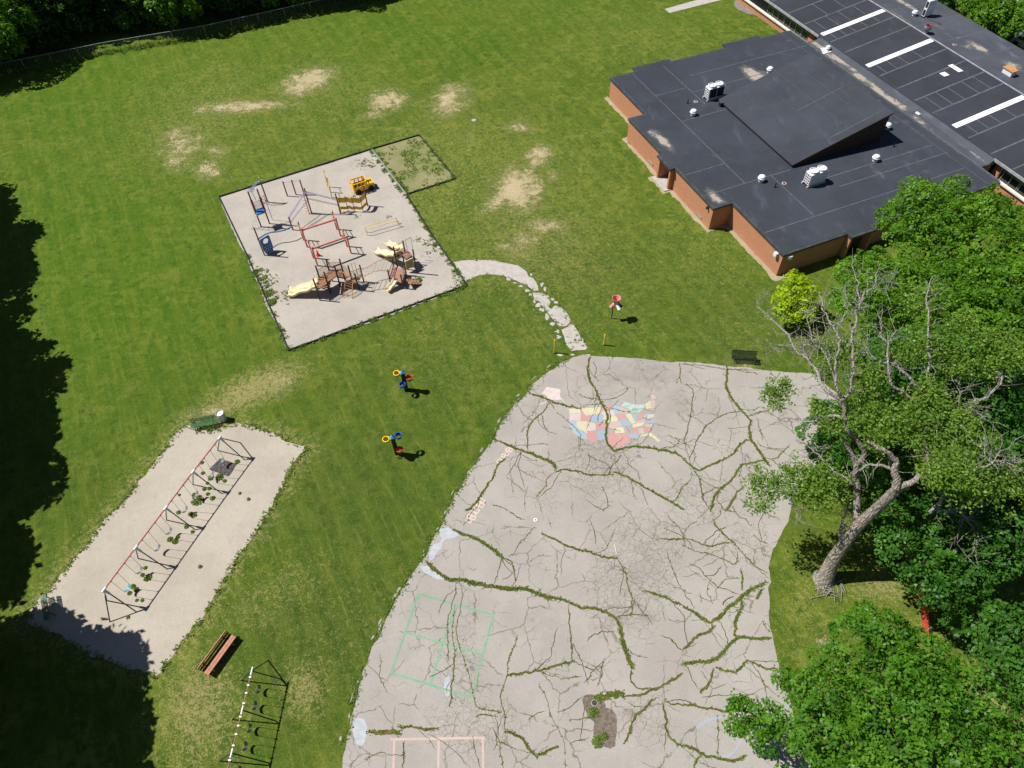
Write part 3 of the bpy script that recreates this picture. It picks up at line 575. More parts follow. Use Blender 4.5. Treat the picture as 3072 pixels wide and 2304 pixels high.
lineset('hopscotch_lines',M['hopline'],[[(322,1003),(385,1042),(362,1085),(298,1048)],[(320,1078),(382,1110),(350,1160),(298,1132)],[(268,1045),(322,1080),(298,1130),(240,1102)],[(235,1110),(290,1150),(270,1185),(205,1152)],[(235,1180),(305,1195),(270,1252),(215,1216)],[(172,1200),(250,1255),(235,1302),(150,1250)],[(125,1260),(185,1295),(160,1330),(105,1302)],[(180,1302),(252,1305),(226,1350),(168,1330)],[(120,1320),(190,1345),(165,1395),(100,1362)]],.075,ZHOP,True)
def arc(pts): return pts
lineset('blue_circle_lines',M['blueline'],[[(100,1398),(118,1375),(150,1355),(195,1340),(245,1330)],[(520,1302),(610,1278),(707,1258)],[(120,1560),(160,1580),(200,1590),(260,1590),(310,1575),(350,1535),(372,1485)]],.14,R9)
mp=[MB() for _ in range(9)]
MAPS=[('Y',"590,480 780,468 785,550 600,557"),('W',"600,560 783,552 788,680 590,680"),('R',"787,500 832,540 870,600 950,600 945,682 790,682"),('Y',"795,478 1112,445 1132,560 950,580 872,597 834,538"),('B',"953,582 1150,570 1165,700 962,704"),('R',"1116,445 1292,428 1322,478 1132,518"),('W',"1134,522 1330,500 1362,598 1152,598"),('Y',"1160,602 1372,602 1420,690 1168,704"),('L',"595,686 710,686 722,790 885,912 880,998 780,952 670,892"),('Y',"713,686 885,686 895,905 723,785"),('W',"888,686 958,707 1030,722 1040,838 897,850"),('R',"1034,712 1212,704 1217,820 1044,832"),('P',"1218,712 1430,694 1470,768 1226,798"),('R',"887,862 1040,846 1060,1032 980,1032 887,985"),('B',"1044,840 1200,824 1270,980 1070,1000"),('L',"1300,430 1440,440 1440,556 1352,560 1322,482"),('R',"1372,578 1520,560 1530,650 1402,658"),('P',"1444,440 1600,520 1528,568 1446,548"),('Y',"1532,570 1620,560 1690,700 1642,740 1562,640"),('B',"1424,662 1540,642 1640,742 1600,770 1482,770"),('B',"1642,568 1718,568 1718,638 1682,680"),('R',"1722,560 1812,560 1812,630 1732,648"),('P',"1692,684 1870,648 1850,690 1662,738"),('Y',"1652,740 1866,690 1800,762 1650,795"),('L',"1832,570 1888,580 1852,646"),('W',"1892,580 2002,566 2004,612 1892,652"),('B',"1872,692 2032,650 2032,712 1852,732"),('P',"1812,742 2002,730 1982,780 1882,782"),('R',"1822,782 1952,790 1947,852 1832,850"),('R',"1652,802 1730,802 1740,902 1662,892"),('P',"1736,802 1818,790 1850,890 1762,902"),('Y',"1762,922 1942,872 2032,940 2112,1012 2062,1032 1962,940 1782,936"),('P',"1242,802 1470,772 1345,842 1262,842"),('Y',"1352,802 1488,780 1522,880 1352,890"),('R',"1272,862 1340,884 1590,902 1592,1042 1522,1052 1432,1122 1342,1132 1262,1062 1218,982"),('B',"1572,896 1722,890 1742,962 1612,972"),('T',"1462,430 1512,365 1700,410 1852,410 1832,470 1742,550 1642,546 1562,470"),('G',"1632,460 1732,470 1732,546 1642,546",),('G',"1482,430 1640,410 1552,456"),('Y',"1852,402 1940,340 1952,450 2022,452 1872,482"),('P',"1946,250 2002,250 2042,300 1952,332"),('P',"1944,342 2022,340 2022,440 1962,440")]
mats=list(MAPM.values())+[M['alaska']]; keys=list(MAPM.keys())
mm=MB(); zz=.0176; r_=np.random.default_rng(3)
for k,t in MAPS:
    pts=W([tuple(float(c) for c in q.split(',')) for q in t.split()],ZMAP); zz+=.00004
    mm.mi=keys.index(k); mm.poly([(x,y,zz) for x,y in ragged(pts,.12,.012,int(r_.integers(999)))])
mm.mi=len(keys)
for t in ["210,120 300,132 445,150 450,290 500,340 545,385 515,382 450,325 400,335 340,330 250,335 170,330 230,285 180,240 120,232 175,180","240,350 225,372 95,418 90,402"]:
    zz+=.00004; mm.poly([(x,y,zz) for x,y in ragged(W([tuple(float(c) for c in q.split(',')) for q in t.split()],ZMAP),.10,.03,77)])
mm.build('painted_country_map',mats,kind='structure')
# ------------------------------------------------------------------ school building (local a,b axes from the near corner)
TH=math.radians(-68.7); EA=Vector((math.cos(TH),math.sin(TH),0)); EB=Vector((-math.sin(TH),math.cos(TH),0))
BO=P3(2351.2,766,2.45); BO.z=0
def BL(a,b,z=0.0): return BO+EA*a+EB*b+Vector((0,0,z))
AX=(EA,EB,Vector((0,0,1)))
def box_uv(o):
    me=o.data; uv=me.uv_layers.new(name='UVMap')
    for p in me.polygons:
        n=p.normal
        for li in p.loop_indices:
            c=me.vertices[me.loops[li].vertex_index].co
            if abs(n.z)>.6: uv.data[li].uv=(c.x,c.y)
            else:
                t=Vector((-n.y,n.x,0)).normalized(); uv.data[li].uv=(c.dot(t),c.z)
def inset_poly(poly, d):
    n=len(poly); out=[]
    ar=sum(poly[i][0]*poly[(i+1)%n][1]-poly[(i+1)%n][0]*poly[i][1] for i in range(n)); sg=1 if ar>0 else -1
    for i in range(n):
        p0,p1,p2=[Vector(poly[k%n]).to_2d() for k in (i-1,i,i+1)]
        d1=(p1-p0).normalized(); d2=(p2-p1).normalized()
        n1=Vector((-d1.y,d1.x))*sg; n2=Vector((-d2.y,d2.x))*sg
        k=(n1+n2); k=k/max(.2,k.dot(n1)); out.append(p1+k*d)
    return out
def to_w(pl): return [tuple((BL(a,b)).to_2d()) for a,b in pl]
school=thing('school_building','low red brick school block with dark flat roof and raised sloping skylight roof','building',BL(0,0))
ROOF=[(-30.8,0),(-23.15,0),(-23.15,-1.95),(-16.5,-1.95),(-16.5,-2.45),(-14.05,-2.45),(-14.05,-1.95),(-7.5,-1.95),(-7.5,0),(0,0),(0,6.5),(.55,6.5),(.55,9.15),(0,9.15),(0,23.4),(-31.2,23.4),(-31.2,19.6),(-31.8,19.6),(-31.8,14.8),(-31.0,14.8),(-31.0,7.8),(-31.6,7.8),(-31.6,3.2),(-30.8,3.2)]
HT=2.45
WALL=[(-30.8,0),(-23.15,0),(-23.15,-1.95),(-16.3,-1.95),(-16.3,-.75),(-14.2,-.75),(-14.2,-1.95),(-7.5,-1.95),(-7.5,0),(0,0),(0,23.4),(-31.0,23.4),(-31.0,0)]
wl=inset_poly(WALL[:-1],.10)
o=MB().prism(to_w(wl),-.05,HT-.10).build('wall',M['brick'],school); box_uv(o)
# entrance cheeks, back-porch cheeks (brick piers carrying the canopies)
for a in (-16.2,-14.25): o=MB().box(BL(a,-1.6,(HT-.1)/2),(.22,1.4,HT-.1),ax=AX).build('entrance_pier',M['brick'],school); box_uv(o)
for b in (6.7,8.98): o=MB().box(BL(.20,b,(HT-.1)/2),(.5,.22,HT-.1),ax=AX).build('porch_pier',M['brick'],school); box_uv(o)
# roof slab with fascia, and membrane sheet on top
fas=MB().prism(to_w(ROOF),HT-.22,HT); fas.build('fascia',M['fascia'],school)
POND_L=[(-24.6,14.2,1.9,.8,0,1.0),(-24.0,15.3,1.2,.5,0,.7),(-26.5,15.8,1.8,1.0,0,.45),(-18.3,-.75,1.7,.45,0,1.0),(-19.8,-1.1,.8,.4,0,.8),(-8.9,-1.0,1.2,.5,0,.9),(-8.2,-.75,.8,.3,0,.8),(-9.5,0.2,1.2,.35,0,.5),(-6.0,14.5,1.5,.35,0,.62),(-6.6,15.9,1.6,.3,0,.52),(-7.7,5.3,.8,.3,0,.5),(-5.0,18.5,2.2,1.0,0,.48),(-7.5,19,2.5,.9,0,.42),(-2.6,2.0,.9,.4,0,.5),(-1.2,2.0,.5,.3,0,.42),(-11.5,21.5,2.5,.8,0,.5),(-22,6.2,1,.5,0,.45),(-29,22,1.2,.5,0,.45),(-27.6,20.2,1.4,.8,0,.5),(-15.6,9.0,.3,6,0,.32),(-14,22.4,8,.6,0,.5)]
CORR_L=[(-26.9,24.3,1.4,.5,0,.9),(-24.9,24.1,1.6,.5,0,.85),(-23.6,24.5,1.6,.6,0,1.0),(-21.4,24.4,1.4,.5,0,.85),(-19.6,24.0,1.2,.5,0,1.0),(-18.2,24.3,1.0,.4,0,.9),(-16.9,23.9,1.2,.5,0,1.0),(-15.0,23.9,1.4,.5,0,1.0),(-13.4,24.1,1.0,.5,0,.9),(-10.9,23.9,1.3,.5,0,.8),(-9.4,23.8,1.0,.3,0,.6),(-5.9,24.9,1.9,.35,0,.95),(-4.2,24.8,1.3,.35,0,1.0),(-3.2,24.5,.7,.3,0,.8)]
def bblob(L):
    def fn(co):
        d=co-np.array(BO); A=d@np.array(EA); B=d@np.array(EB); out=np.zeros(len(co))
        for a,b,ra,rb,_,s in L:
            q=np.sqrt(((A-a)/ra)**2+((B-b)/rb)**2); out=np.maximum(out,s*np.clip(1.38-.64*q,0,1.03))
        return out
    return fn
def part_sheet(name, poly, z, mat, parent, cell=None, attrs=None):
    o=sheet(name,poly,z,mat,cell,attrs,kind=None)
    off=parent.location; me=o.data
    me.transform(Matrix.Translation(-off)); o.parent=parent
    return o
rf=part_sheet('roof',to_w(inset_poly(ROOF,.24)),HT+.012,M['roof'],school,.5,dict(pond=bblob(POND_L)))
# seams in the membrane
sm=MB()
def seam(a0,b0,a1,b1,z=HT+.0165,w=.08): 
    p,q=BL(a0,b0),BL(a1,b1); t=(q-p).normalized(); n=Vector((-t.y,t.x,0))*w/2
    sm.add([(*(p-n).to_2d(),z),(*(q-n).to_2d(),z),(*(q+n).to_2d(),z),(*(p+n).to_2d(),z)],[(0,1,2,3)])
for b in (2.15,3.6): pass
seam(-30.5,2.6,-9.4,2.6); seam(-30.6,6.4,-22,6.4); seam(-9.4,-1.7,-9.4,7.6); seam(-25.6,2.6,-25.6,6.4); seam(-20.4,2.6,-20.4,8); seam(-3.0,.3,-3.0,22); seam(-9.4,5.4,-3.0,5.4); seam(-7,9,-7,22); seam(-24.6,6.4,-24.6,23); seam(-5.5,10,-5.5,22.4)
seam(-12.7,-1.6,-12.7,2.6); seam(-27.5,8,-27.5,23)
seam(-30.9,22.2,-.3,22.2,w=.05); 
sm.build('roof_seam',M['seam'],school)
# raised wedge roof
wz0,wz1=HT+.25,5.3
w=MB(); A0,A1,B0,B1=-21.7,-9.7,7.9,18.05
w.mi=0
w.add([BL(A0,B0,HT-.05),BL(A1,B0,HT-.05),BL(A1,B1,HT-.05),BL(A0,B1,HT-.05),BL(A0,B0,wz0),BL(A1,B0,wz0),BL(A1,B1,wz1),BL(A0,B1,wz1)],[(3,2,1,0),(0,1,5,4),(1,2,6,5),(2,3,7,6),(3,0,4,7)])
w.build('clerestory_wall',M['fascia2'],school)
w=MB(); up=Vector((0,0,.10)); e=.14
q=[BL(A0-e,B0-e,wz0),BL(A1+e,B0-e,wz0),BL(A1+e,B1+e,wz1+.02),BL(A0-e,B1+e,wz1+.02)]
w.add(q+[p+up for p in q],[(3,2,1,0),(4,5,6,7),(0,1,5,4),(1,2,6,5),(2,3,7,6),(3,0,4,7)])
w.build('clerestory_roof',M['roof'],school)
w=MB()
def wl_(a0,b0,a1,b1,wd=.06):
    f=lambda a,b: BL(a,b,wz0+.114+(wz1-wz0)*(b-B0)/(B1-B0))
    p,q=f(a0,b0),f(a1,b1); t=(q-p).normalized(); n=t.cross(Vector((0,0,1))).normalized()*wd/2
    w.add([p-n,p+n,q+n,q-n],[(0,1,2,3)])
wl_(-15.4,8,-15.4,18); wl_(-21.6,8.35,-9.8,8.35,.10); wl_(-10.4,8.4,-10.4,18)
for b in (10.3,12.2,14.1,16.0): wl_(-21.7,b,-9.7,b,.035)
w.build('clerestory_seam',M['seam'],school)
w=MB(); w.beam(BL(A1+.16,B0-.1,wz0+.02),BL(A1+.16,B1+.1,wz1+.04),.05,.16); w.build('clerestory_fascia',M['fascia2'],school)
# doors at the recessed entrance, vents and lamps on walls
d=MB(); d.box(BL(-15.2,-.74,1.05),(1.7,.06,2.1),ax=AX); dr=d.build('door',M['dark'],school)
d=MB(); d.box(BL(-15.6,-.79,1.1),(.6,.03,1.6),ax=AX); d.box(BL(-14.8,-.79,1.1),(.6,.03,1.6),ax=AX); d.build('door_pane',M['glass'],dr)
d=MB(); d.box(BL(-15.2,-2.0,.06),(2.4,1.4,.08),ax=AX); d.build('door_step',M['concrete'],school)
for a,b in ((-18.2,-1.88),(-9.3,-1.88)):
    d=MB(); d.box(BL(a,b,.36),(.9,.05,.22),ax=AX)
    d.build('wall_vent',M['greypipe'],school)
for a,b,ax_ in ((-.75,.06,0),(.0-.06,.75,1)):
    d=MB()
    c=BL(a,b-.16,1.98) if ax_==0 else BL(.04,b,1.98)
    d.box(c,(.34,.26,.34) if ax_==0 else (.26,.34,.34),ax=AX); d.build('floodlight',M['white'],school)
d=MB(); d.box(BL(-8.3,-1.98,2.0),(.16,.2,.22),ax=AX); d.build('wall_lamp',M['dark'],school)
# back porch dark opening
d=MB(); d.box(BL(-.08,7.85,1.05),(.06,1.5,2.1),ax=AX); d.build('door',M['dark'],school)
# foundation strip of gravel
FS=[(-31.1,-.3),(-23.45,-.32),(-23.45,-2.22),(-16.6,-2.25),(-16.6,-3.0),(-13.8,-3.0),(-13.8,-2.25),(-7.25,-2.25),(-7.2,-.35),(.35,-.35),(.6,1.2),(-.2,1.2),(-.2,.2),(-7.7,.2),(-7.7,-1.8),(-23,-1.8),(-23,.2),(-31.3,.2)]
sheet('foundation_gravel',ragged(to_w(FS),.25,.09,51),.010,M['strip'])
# ---------------- second wing: ridge roof with white strips, corridor roof, far flat roof
wing=thing('classroom_wing','long classroom wing with black gently ridged roof, white strips and a band of windows','building',BL(-20,28))
WB=25.25; WZ=2.72; RB=33.9; RZ=3.85; AL,AR=-62,26
# corridor link
w=MB(); w.prism(to_w([(-28.2,23.45),(-2.5,23.45),(-2.5,25.2),(-28.2,25.2)]),2.18,2.40); w.build('corridor_fascia',M['fascia'],wing)
part_sheet('corridor_roof',to_w([(-28.1,23.52),(-2.6,23.52),(-2.6,25.15),(-28.1,25.15)]),2.415,M['roof3'],wing,.4,dict(pond=bblob(CORR_L)))
w=MB(); w.prism(to_w([(-28.0,23.45),(-2.7,23.45),(-2.7,25.3),(-28.0,25.3)]),0,2.2); o=w.build('corridor_wall',M['brick'],wing); box_uv(o)
w=MB(); w.beam(BL(-31.1,23.42,HT+.03),BL(-.2,23.42,HT+.03),.12,.06); w.build('parapet_flashing',M['seam'],wing)
# wing walls
w=MB(); w.prism(to_w([(AL+.3,25.75),(AR-.3,25.75),(AR-.3,40.5),(AL+.3,40.5)]),0,.80); o=w.build('wall',M['brick'],wing); box_uv(o)
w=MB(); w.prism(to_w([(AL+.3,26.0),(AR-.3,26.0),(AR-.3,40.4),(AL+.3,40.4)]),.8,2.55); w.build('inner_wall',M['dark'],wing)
for a0,a1 in ((AL+.3,-28.6),(-2.4,AR-.3)): MB().box(BL((a0+a1)/2,25.72,.86),(a1-a0,.34,.14),ax=AX).build('sill',M['sill'],wing)
for a0,a1 in ((-38.4,-28.4),(-2.6,12.0)):
    k=int(round((a1-a0)/3.2)); st=(a1-a0)/k
    for i in range(k):
        p0=a0+i*st+.08; p1=a0+(i+1)*st-.08
        f=MB(); nn=3
        for j in range(nn+1): f.box(BL(p0+(p1-p0)*j/nn,25.88,1.72),(.045,.10,1.6),ax=AX)
        f.box(BL((p0+p1)/2,25.88,2.5),(p1-p0+.07,.10,.08),ax=AX)
        fr_=f.build('window',M['frame'],wing)
        g=MB(); g.box(BL((p0+p1)/2,25.93,1.68),(p1-p0,.03,1.5),ax=AX); g.build('pane',M['glass'],fr_)
        g=MB(); g.box(BL((p0+p1)/2,25.905,2.12),(p1-p0-.06,.015,.68),ax=AX); g.build('blind',M['blind'],fr_)
for a,s in ((-29.8,1.0),(-2.2,.7)): o=MB().box(BL(a,25.82,1.7),(s,.3,1.7),ax=AX).build('brick_pier',M['brick'],wing); box_uv(o)
# roof planes
def wp(a,b): 
    z=WZ+(RZ-WZ)*(b-WB)/(RB-WB); return BL(a,b,z)
w=MB(); q=[wp(AL,WB),wp(AR,WB),wp(AR,RB),wp(AL,RB)]; dn=Vector((0,0,-.16))
w.add(q+[p+dn for p in q],[(0,1,2,3),(7,6,5,4),(0,4,5,1),(1,5,6,2),(2,6,7,3),(3,7,4,0)]); w.build('roof',M['roof2'],wing)
for a0,a1 in ((AL,-28.3),(-2.7,AR)): MB().beam(wp(a0,WB-.06)+Vector((0,0,-.07)),wp(a1,WB-.06)+Vector((0,0,-.07)),.10,.24).build('gutter',M['flash'],wing)
w=MB()
w_ap=MB(); w_ap.slab([BL(-28.1,24.6,2.40),BL(-2.6,24.6,2.40),wp(-2.6,WB+.1)+Vector((0,0,-.03)),wp(-28.1,WB+.1)+Vector((0,0,-.03))],(0,-.4,1),.04); w_ap.build('roof_apron',M['roof3'],wing)
def wseam(a0,b0,a1,b1,wd=.10,z=.008):
    p,q=wp(a0,b0)+Vector((0,0,z)),wp(a1,b1)+Vector((0,0,z)); t=(q-p).normalized(); n=t.cross(Vector((0,0,1))).normalized()*wd/2
    w.add([p-n,p+n,q+n,q-n],[(0,1,2,3)])
SA=[-28.3,-20.7,-8.2,3.6]
for a in (-37.5,-34.2,-31.2,-26.6,-24.1,-18.6,-15.9,-13.4,-10.9,-6.2,-3.4,-.8,1.8): wseam(a,WB+.2,a,RB-.1,.15)
k=0
for a0,a1,bs in ((-31.2,-28.9,(26.6,28.2,29.8,31.8)),(-27.9,-26.6,(26.4,27.6,28.8,30.4,32)),(-20.3,-18.6,(26.4,27.7,29.1,30.9)),(-13.4,-10.9,(26.6,27.9,29.3,31,32.4)),(-7.8,-6.2,(26.6,27.9,29.3,31)),(-34.2,-31.2,(28.6,31))):
    for b in bs: wseam(a0,b,a1,b,.13,.012)
w.build('roof_seam',M['seam'],wing)
for a in SA:
    w=MB(); p0,p1=wp(a,WB+.35)+Vector((0,0,.02)),wp(a,RB-.12)+Vector((0,0,.02))
    w.beam(p0,p1,.62,.03); w.build('roof_strip',M['whiteroof'],wing)
for a,b,sx,sy in ((-15.2,30.7,.7,.95),(-15.4,32.2,1.5,.75)):
    w=MB(); c=wp(a,b)+Vector((0,0,.02)); w.box(c,(sx,sy,.02),ax=AX); w.build('roof_patch',M['whiteroof'],wing)
w=MB(); w.beam(BL(AL,RB+.05,RZ+.03),BL(AR,RB+.05,RZ+.03),.14,.05); w.build('ridge_flashing',M['flash'],wing)
# far flat roof
w=MB(); w.prism(to_w([(-33,RB),(AR,RB),(AR,41.1),(-33,41.1)]),3.45,3.70); w.build('flat_roof_fascia',M['fascia'],wing)
FAR_L=[(-29.0,37.3,2.6,.4,0,.9),(-25.6,36.2,1.6,.3,0,.6),(-23,36.8,1.0,.25,0,.75),(-21,36.4,.8,.25,0,.65),(-20.2,36.9,.4,.35,0,.8),(-17.6,37.3,1.5,.5,0,1.0),(-18.2,36.2,.6,.4,0,.8),(-13.2,37.6,1.0,.6,0,1.0),(-26,34.6,2.2,.25,0,.75)]
part_sheet('flat_roof',to_w([(-32.9,RB+.1),(AR,RB+.1),(AR,41.0),(-32.9,41.0)]),3.712,M['roof3'],wing,.5,dict(pond=bblob(FAR_L)))
w=MB(); w.prism(to_w([(-32.8,34.2),(AR-.2,34.2),(AR-.2,40.9),(-32.8,40.9)]),.5,3.5); o=w.build('flat_roof_wall',M['brick'],wing); box_uv(o)
w=MB()
for a in (-28,-24,-20,-16,-12,-8): 
    p,q=BL(a,34.1),BL(a,40.9); n=EA*.04; w.add([(*(p-n).to_2d(),3.717),(*(p+n).to_2d(),3.717),(*(q+n).to_2d(),3.717),(*(q-n).to_2d(),3.717)],[(0,1,2,3)])
w.build('flat_roof_seam',M['seam'],wing)
# ---------------- things on the roofs
def vent(loc, label, s=1.0):
    t=thing('roof_vent',label,'roof vent',loc,'white mushroom vents on the school roof')
    c=Vector(loc)
    MB().lathe(c,[(.24*s,0),(.22*s,.22*s),(.22*s,.34*s)],16).build('base',M['white'],t)
    MB().lathe(c+Vector((0,0,.26*s)),[(.30*s,0),(.38*s,.05*s),(.36*s,.13*s),(.28*s,.17*s),(.30*s,.19*s)],20,smooth=True).build('louvre_ring',M['white'],t)
    MB().lathe(c+Vector((0,0,.45*s)),[(.30*s,0),(.29*s,.08*s),(.20*s,.14*s),(.02,.155*s)],20,cap=True).build('cap',M['white'],t)
    return t
def onroof(u,v,z): return P3(u,v,z)
for (u,v),lab in zip([(2079,345),(2308,217),(2283,543),(2625,482)],['white mushroom vent left of the black sided fan unit on the main roof','white mushroom vent beside the pale bare stain behind the raised wedge roof','white mushroom vent on the near roof edge left of the paler twin fan unit','white mushroom vent standing alone right of the paler twin fan unit']):
    vent(onroof(u,v,HT+.01),lab)
vent(onroof(2660,386,HT+.01),'white mushroom vent half hidden behind the peak of the raised wedge roof')
vent(onroof(2483,150,2.42),'small white vent on the corridor roof standing on loose white sheets',.8)
vent(P3(2742,46,3.72),'white vent on the far grey flat roof next to the tall condenser',.9)
def condenser(loc, label, dark):
    t=thing('condenser_unit',label,'air conditioner',loc,'twin fan condensers on the main roof')
    c=Vector(loc)
    base=MB()
    for k in (-.5,.5): base.box(c+EA*k*.75+Vector((0,0,.09)),(.14,2.0,.18),ax=AX)
    base.build('skid',M['concrete'],t)
    b=MB(); b.box(c+Vector((0,0,.75)),(.80,1.75,1.12),ax=AX); b.build('cabinet',M['white'],t)
    g=MB()
    if dark:
        for k in (-.43,.43): MB().box(c+EA*.41+EB*k+Vector((0,0,.78)),(.04,.78,.94),ax=AX).build('coil_panel',M['dark'],t)
    MB().box(c-EB*.885+Vector((0,0,.74)),(.68,.03,.98),ax=AX).build('grille',M['dark'],t)
    for i in range(5): g.box(c-EB*.905+Vector((0,0,.27+i*.235)),(.70,.03,.07),ax=AX)
    for j in range(4): g.box(c-EB*.906+EA*(-.33+j*.22)+Vector((0,0,.74)),(.06,.03,1.0),ax=AX)
    g.build('grille_frame',M['white'],t)
    for k in (-.43,.43):
        f=MB(); cc=c+EB*k+Vector((0,0,1.31)); f.lathe(cc,[(.42,0),(.42,.20),(.36,.22),(.34,.12)],20,smooth=False); f.lathe(cc,[(.34,.10),(.10,.12),(.09,.16),(.01,.165)],16,cap=True)
        f.build('fan_shroud',M['white'],t)
    return t
condenser(BL(-22.7,8.7-.3,HT+.01)-EB*.6+EA*-.1,'twin fan condenser with black coil side near the raised wedge roof',True)
condenser(BL(-6.9,8.2,HT+.01),'twin fan condenser with plain pale grey side on the near part of the roof',False)
# condenser on far roof
t=thing('condenser_unit','tall narrow white condenser on the far grey flat roof','air conditioner',P3(2778,48,3.72)); c=t.location.copy()
b=MB(); b.box(c+Vector((0,0,.95)),(.42,1.1,1.7),ax=AX); b.build('cabinet',M['white'],t)
g=MB()
for k in (-.4,.4): g.lathe(c-EA*0+Vector((0,0,.95+k)),[(.30,0),(.28,.02)],16)
b=MB(); b.box(c+Vector((0,0,.05)),(.5,1.2,.1),ax=AX); b.build('skid',M['dark'],t)
for k in (.5,1.35): MB().box(c-EB*.56+Vector((0,0,k)),(.30,.03,.6),ax=AX).build('grille',M['dark'],t)
# exhaust stack and orange topped hood
t=thing('exhaust_stack','stubby round exhaust stack with rusty rim beside the ridge flashing','roof vent',P3(2777,100,3.72)); c=t.location.copy()
MB().lathe(c,[(.22,0),(.22,.45),(.38,.5),(.38,.85)],14).build('stack',M['flash'],t); MB().lathe(c,[(.38,.84),(.24,.88),(.22,.80)],14).build('rim',M['maroon'],t)
t=thing('roof_hood','small roof hood with orange rust top on the far flat roof','roof vent',P3(3024,222,3.72)); c=t.location.copy()
MB().box(c+Vector((0,0,.25)),(1.1,.62,.5),ax=AX).build('box',M['white'],t); MB().box(c+Vector((0,0,.54)),(1.3,.78,.08),ax=AX).build('lid',M['orangebar'],t)
# roof drains, pipes, loose sheets
for (u,v),lab in zip([(2087,306),(2352,551),(2683,301),(2863,135)],['roof drain ringed by pale stains left of the raised wedge','roof drain between two pale patches beside the paler twin fan unit','roof drain in the stained corridor roof','roof drain at the end of the pale stain on the far flat roof']):
    c=onroof(u,v,2.47 if v>305 else (2.425 if u<2700 else 3.72)); t=thing('roof_drain',lab,'roof drain',c,'roof drains')
    MB().ring(c,.22,.14,0,.05,14).build('ring',M['concrete'],t); MB().lathe(c,[(.13,.01),(.10,.09),(.01,.10)],10,cap=True).build('strainer',M['maroon'],t)
for (u,v),lab in zip([(2063,309),(2325,561),(2681,440),(2642,635)],['short black pipe on the roof left of the roof drain by the wedge','short black pipe near the ringed roof drain','short black pipe right of the lone mushroom vent','tiny pipe stub in the bare near roof']):
    c=onroof(u,v,2.47); o=MB().tube([c,c+Vector((0,0,.42))],.045,8).tube([c,c+Vector((0,0,.05))],.11,8).build('vent_pipe',M['black']); tag(o,lab,'pipe','vent pipes on the main roof')
for pts,lab in (([(2461,145),(2474,143),(2490,155),(2468,157)],'white loose sheet lying under the small corridor vent'),([(2463,160),(2491,152),(2494,155),(2470,162)],'narrow white loose sheet below the small corridor vent'),([(2504,146),(2513,135),(2522,140),(2509,150)],'bent white sheet on the edge of the black ridged roof'),([(2745,339),(2757,330),(2771,337),(2756,345)],'white bucket lid and rag on the stained corridor roof')):
    m=MB(); m.slab([P3(u,v,2.46) for u,v in pts],(0,0,1),.03); tag(m.build('loose_sheet',M['whiteroof']),lab,'sheet','loose white sheets on the corridor roof')
t=thing('roof_box','small dark box at the low corner of the raised wedge roof','box',P3(2161,318,2.46)); c=t.location.copy()
MB().box(c+Vector((0,0,.2)),(.34,.3,.4),ax=AX).build('case',M['dark'],t); MB().box(c+Vector((0,0,.42)),(.40,.36,.05),ax=AX).build('lid',M['fascia'],t)
o=MB().tube([P3(2770,50,3.75),P3(2788,58,3.75),P3(2800,63,3.75),P3(2812,66,3.76),P3(2822,73,3.75)],.05,6).build('cable_conduit',M['black']); tag(o,'black conduit running from the tall condenser across the far roof','conduit')
# ------------------------------------------------------------------ swing sets
def swing_seat(name_label, cat_group, top1, top2, length, mat, seatlen=.62, droop=.16):
    a=Vector(top1); b=Vector(top2); m=(a+b)/2; t=thing('swing',name_label,'swing',m,cat_group)
    d=(b-a).normalized(); L=length
    s1=m-d*seatlen*.5-Vector((0,0,L)); s2=m+d*seatlen*.5-Vector((0,0,L))
    for p,q in ((a,s1),(b,s2)):
        ch=MB(); ch.tube([p,q],.011,5); ch.build('chain',M['chain'],t)
    n=d.cross(Vector((0,0,1))); se=MB(); k=8; vs=[]
    for i in range(k+1):
        u=i/k; c=s1+(s2-s1)*u-Vector((0,0,droop*4*u*(1-u)))
        for sgn in (-1,1): vs.append(c+n*.085*sgn); 
        for sgn in (-1,1): vs.append(c+n*.085*sgn-Vector((0,0,.02)))
    fs=[]
    for i in range(k):
        o=i*4; fs+=[(o,o+1,o+5,o+4),(o+2,o+6,o+7,o+3),(o,o+4,o+6,o+2),(o+1,o+3,o+7,o+5)]
    fs+=[(0,2,3,1),(k*4,k*4+1,k*4+3,k*4+2)]
    se.add(vs,fs); se.build('seat',mat,t); return t
HS=2.42
JT=[G(ZS,*p,HS) for p in ((1085,118),(868,395),(645,690),(400,1015),(142,1358))]
FT=[((1070,222),(1290,298)),((868,500),(1100,573)),((652,790),(888,870)),((420,1103),(660,1190)),((165,1447),(408,1540))]
sw=thing('swing_set','long swing set with red top beam, white joints and dark A frame legs','swing set',G(ZS,645,760))
for i in range(4):
    b=MB(); b.tube([JT[i],JT[i+1]],.040,10); b.build('top_beam',M['redpaint'],sw)
bd=(JT[4]-JT[0]).normalized()
for j,(p,(f1,f2)) in enumerate(zip(JT,FT)):
    g1,g2=G(ZS,*f1),G(ZS,*f2); mid=(g1+g2)/2
    w=MB()
    w.tube([p-bd*.17,p+bd*.17],.075,10)
    for g in (g1,g2): dd=(g-p).normalized(); w.tube([p,p+dd*.46],.070,10)
    ext=None
    if j==0: ext=G(ZS,1255,158)
    if j==4: ext=G(ZS,190,1622)
    if ext is not None: dd=(ext-p).normalized(); w.tube([p,p+dd*.42],.052,10)
    w.build('joint',M['white'],sw)
    for g in (g1,g2)+((ext,) if ext is not None else ()):
        l=MB(); l.tube([p+(g-p)*.1,g],.036,10); l.build('leg',M['steelblue'],sw)
ORD=['first','second','third','fourth','fifth','sixth','seventh','eighth']
